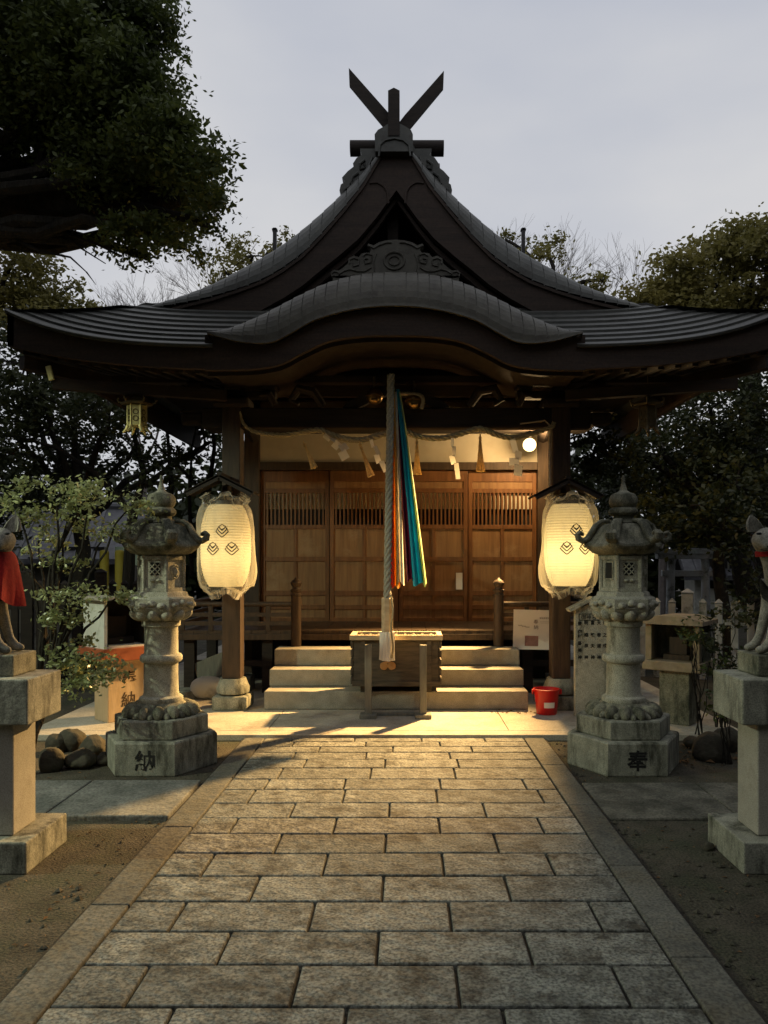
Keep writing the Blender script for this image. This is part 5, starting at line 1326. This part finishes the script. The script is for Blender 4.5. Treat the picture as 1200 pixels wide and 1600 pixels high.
# house at the far left
def house(label, x, y, w_, d_, h_, rz, wall, n=1):
    T = thing('house', label, 'house', (x, y, 0), rz)
    m_ = MB(); m_.b2(-w_ / 2, w_ / 2, -d_ / 2, d_ / 2, 0, h_); wl = m_.build('wall', wall, T)
    m_ = MB(); r_h = h_ + d_ * .32
    m_.bar((0, 0, r_h), (0, -d_ / 2 - .35, h_ - .1), .01, .01) if False else None
    for s_ in (-1, 1):
        m_.add([(-w_ / 2 - .3, s_ * (d_ / 2 + .35), h_ - .12), (w_ / 2 + .3, s_ * (d_ / 2 + .35), h_ - .12), (w_ / 2 + .3, 0, r_h), (-w_ / 2 - .3, 0, r_h),
                (-w_ / 2 - .3, s_ * (d_ / 2 + .35), h_ - .24), (w_ / 2 + .3, s_ * (d_ / 2 + .35), h_ - .24), (w_ / 2 + .3, 0, r_h - .12), (-w_ / 2 - .3, 0, r_h - .12)],
               [(0, 1, 2, 3), (7, 6, 5, 4), (0, 4, 5, 1), (1, 5, 6, 2), (0, 3, 7, 4)])
    k = 0
    m_.tube([(-w_ / 2 - .3, 0, r_h + .03), (w_ / 2 + .3, 0, r_h + .03)], .1, 8)
    for i in range(int(w_ / .3)):
        xx = -w_ / 2 - .25 + i * .3
        for s_ in (-1, 1): m_.bar((xx, 0, r_h + .02), (xx, s_ * (d_ / 2 + .35), h_ - .10), .07, .05)
    m_.build('roof', M['tile_dark'], T)
    for i in range(n):
        xx = -w_ / 2 + w_ * (i + .5) / n; m_ = MB(); m_.b2(xx - .5, xx + .5, -d_ / 2 - .04, -d_ / 2 - .002, .9, 1.9); wn = m_.build('window', M['black'], wl)
        m_ = MB()
        for q_ in (-.5, 0, .5): m_.b2(xx + q_ - .02, xx + q_ + .02, -d_ / 2 - .06, -d_ / 2 - .041, .9, 1.9)
        m_.build('frame', M['stand_wood'], wn)
M['house_wall'] = mat('house_wall', (.12, .11, .09), (.2, .18, .15), 3, rough=.9, bump=.1)
house('dark tiled house half hidden behind the young tree on the left', -9.2, 18.5, 5.2, 3.6, 1.75, R(12), M['house_wall'], 3)
house('small grey roofed outbuilding behind the right fence', 8.3, 20, 1.6, 1.4, 1.35, R(-10), M['white_paint'], 1)
# yellow posts and signboard near the house
for i, px_ in enumerate((163, 187)):
    p = at(px_, 900, 12.6); m_ = MB(); m_.tube([(0, 0, 0), (0, 0, 1.72)], .075, 12); m_.lathe([(.075, 1.72), (.06, 1.75), (.002, 1.76)], 12); o = m_.build('yellow_post', M['yellow_paint']); o.location = (p.x, 12.6, 0)
    setp(o, ['yellow post behind the young tree, the left one of two', 'yellow post behind the young tree, nearer the stone lantern'][i], 'post')
p = at(203, 868, 13); m_ = MB(); m_.b2(-.25, .25, -.02, .02, 1.5, 1.82, bev=.01); m_.b2(-.02, .02, -.015, .015, 0, 1.5); o = m_.build('signboard', M['green_sheet']); o.location = (p.x, 13, 0); setp(o, 'pale green blank signboard behind the left stone lantern', 'sign')

# fallen leaves and pebbles
def litter(name, n_, region, size, mt, seed, lab, z=.004):
    rg_ = np.random.default_rng(seed); m_ = MB()
    for i in range(n_):
        x = rg_.uniform(region[0], region[1]); y = rg_.uniform(region[2], region[3])
        if len(region) > 4 and abs(x) < region[4]: continue
        a = rg_.uniform(0, 6.3); s_ = size * rg_.uniform(.5, 1.4); t_ = rg_.uniform(-.3, .3)
        c, q_ = math.cos(a), math.sin(a); zz = z
        m_.add([(x + c * s_, y + q_ * s_, zz), (x - q_ * s_ * .4, y + c * s_ * .4, zz + s_ * .25 + abs(t_) * s_), (x - c * s_, y - q_ * s_, zz), (x + q_ * s_ * .4, y - c * s_ * .4, zz + s_ * .2)], [(0, 1, 2, 3)])
    o = m_.build(name, mt); setp(o, lab, 'leaves', kind='stuff')
litter('fallen_leaves', 1500, (-4.2, 4.2, 2.2, 6.6, 1.34), .012, M['litter'], 5, 'scattered dry leaves on the bare soil beside the path')
litter('leaf_heap', 90, (1.9, 2.9, 5.9, 6.5), .03, M['litter'], 6, 'dry reddish leaves heaped beside the right stone lantern', .01)
litter('leaves_by_steps', 22, (.85, 1.45, 7.6, 7.8), .022, M['litter'], 8, 'few dry leaves at the foot of the stone steps', AP + .004)
m_ = MB(); rg2 = random.Random(9)
for i in range(2600):
    x = 1.32 + 2.9 * rg2.random() ** 1.5 * rg2.choice((-1, 1)); y = rg2.uniform(2.4, 6.6); r0 = rg2.choice((.005, .006, .008, .012, .018)) * rg2.uniform(.6, 1.2)
    bmv = [(r0, 0, 0), (-r0, 0, 0), (0, r0, 0), (0, -r0, 0), (0, 0, r0 * .7), (0, 0, -r0)]
    a = rg2.uniform(0, 3); c, q_ = math.cos(a), math.sin(a)
    m_.add([(x + vx * c - vy * q_, y + vx * q_ + vy * c, vz + r0 * .3) for vx, vy, vz in bmv], [(0, 2, 4), (2, 1, 4), (1, 3, 4), (3, 0, 4)], 0, True)
o = m_.build('gravel', M['rock']); setp(o, 'fine scattered gravel on the bare soil', 'gravel', kind='stuff')

# street lamp beside the approach: the pale light that falls on the lantern fronts and the young tree
T = thing('street_lamp', 'hooded street lamp standing left of the path outside the view', 'street lamp', (-6.0, 3.1, 0))
m_ = MB(); m_.tube([(0, 0, 0), (0, 0, 3.7), (.1, .06, 4.05), (.42, .3, 4.15)], [.07, .05, .04, .03], 12); m_.build('pole', M['stand_wood'], T)
m_ = MB(); m_.lathe([(.03, .14), (.18, .06), (.26, -.06), (.25, -.06), (.17, .045), (.03, .12)], 24, c=(.42, .3, 4.02)); m_.build('hood', M['stand_wood'], T)
m_ = MB(); m_.ball((.42, .3, 3.99), .07, 12); m_.build('lamp_globe', emis('street_glow', (.88, 1, .78), 8), T)
l_ = bpy.data.lights.new('street_light', 'SPOT'); l_.energy = STREET_W; l_.color = (.90, 1, .72); l_.shadow_soft_size = .07; l_.spot_size = R(165); l_.spot_blend = .12
lo_ = bpy.data.objects.new('street_light', l_); lo_.parent = T; lo_.location = (.42, .3, 3.90); lo_.rotation_euler = (R(6), R(8), 0); col.objects.link(lo_)
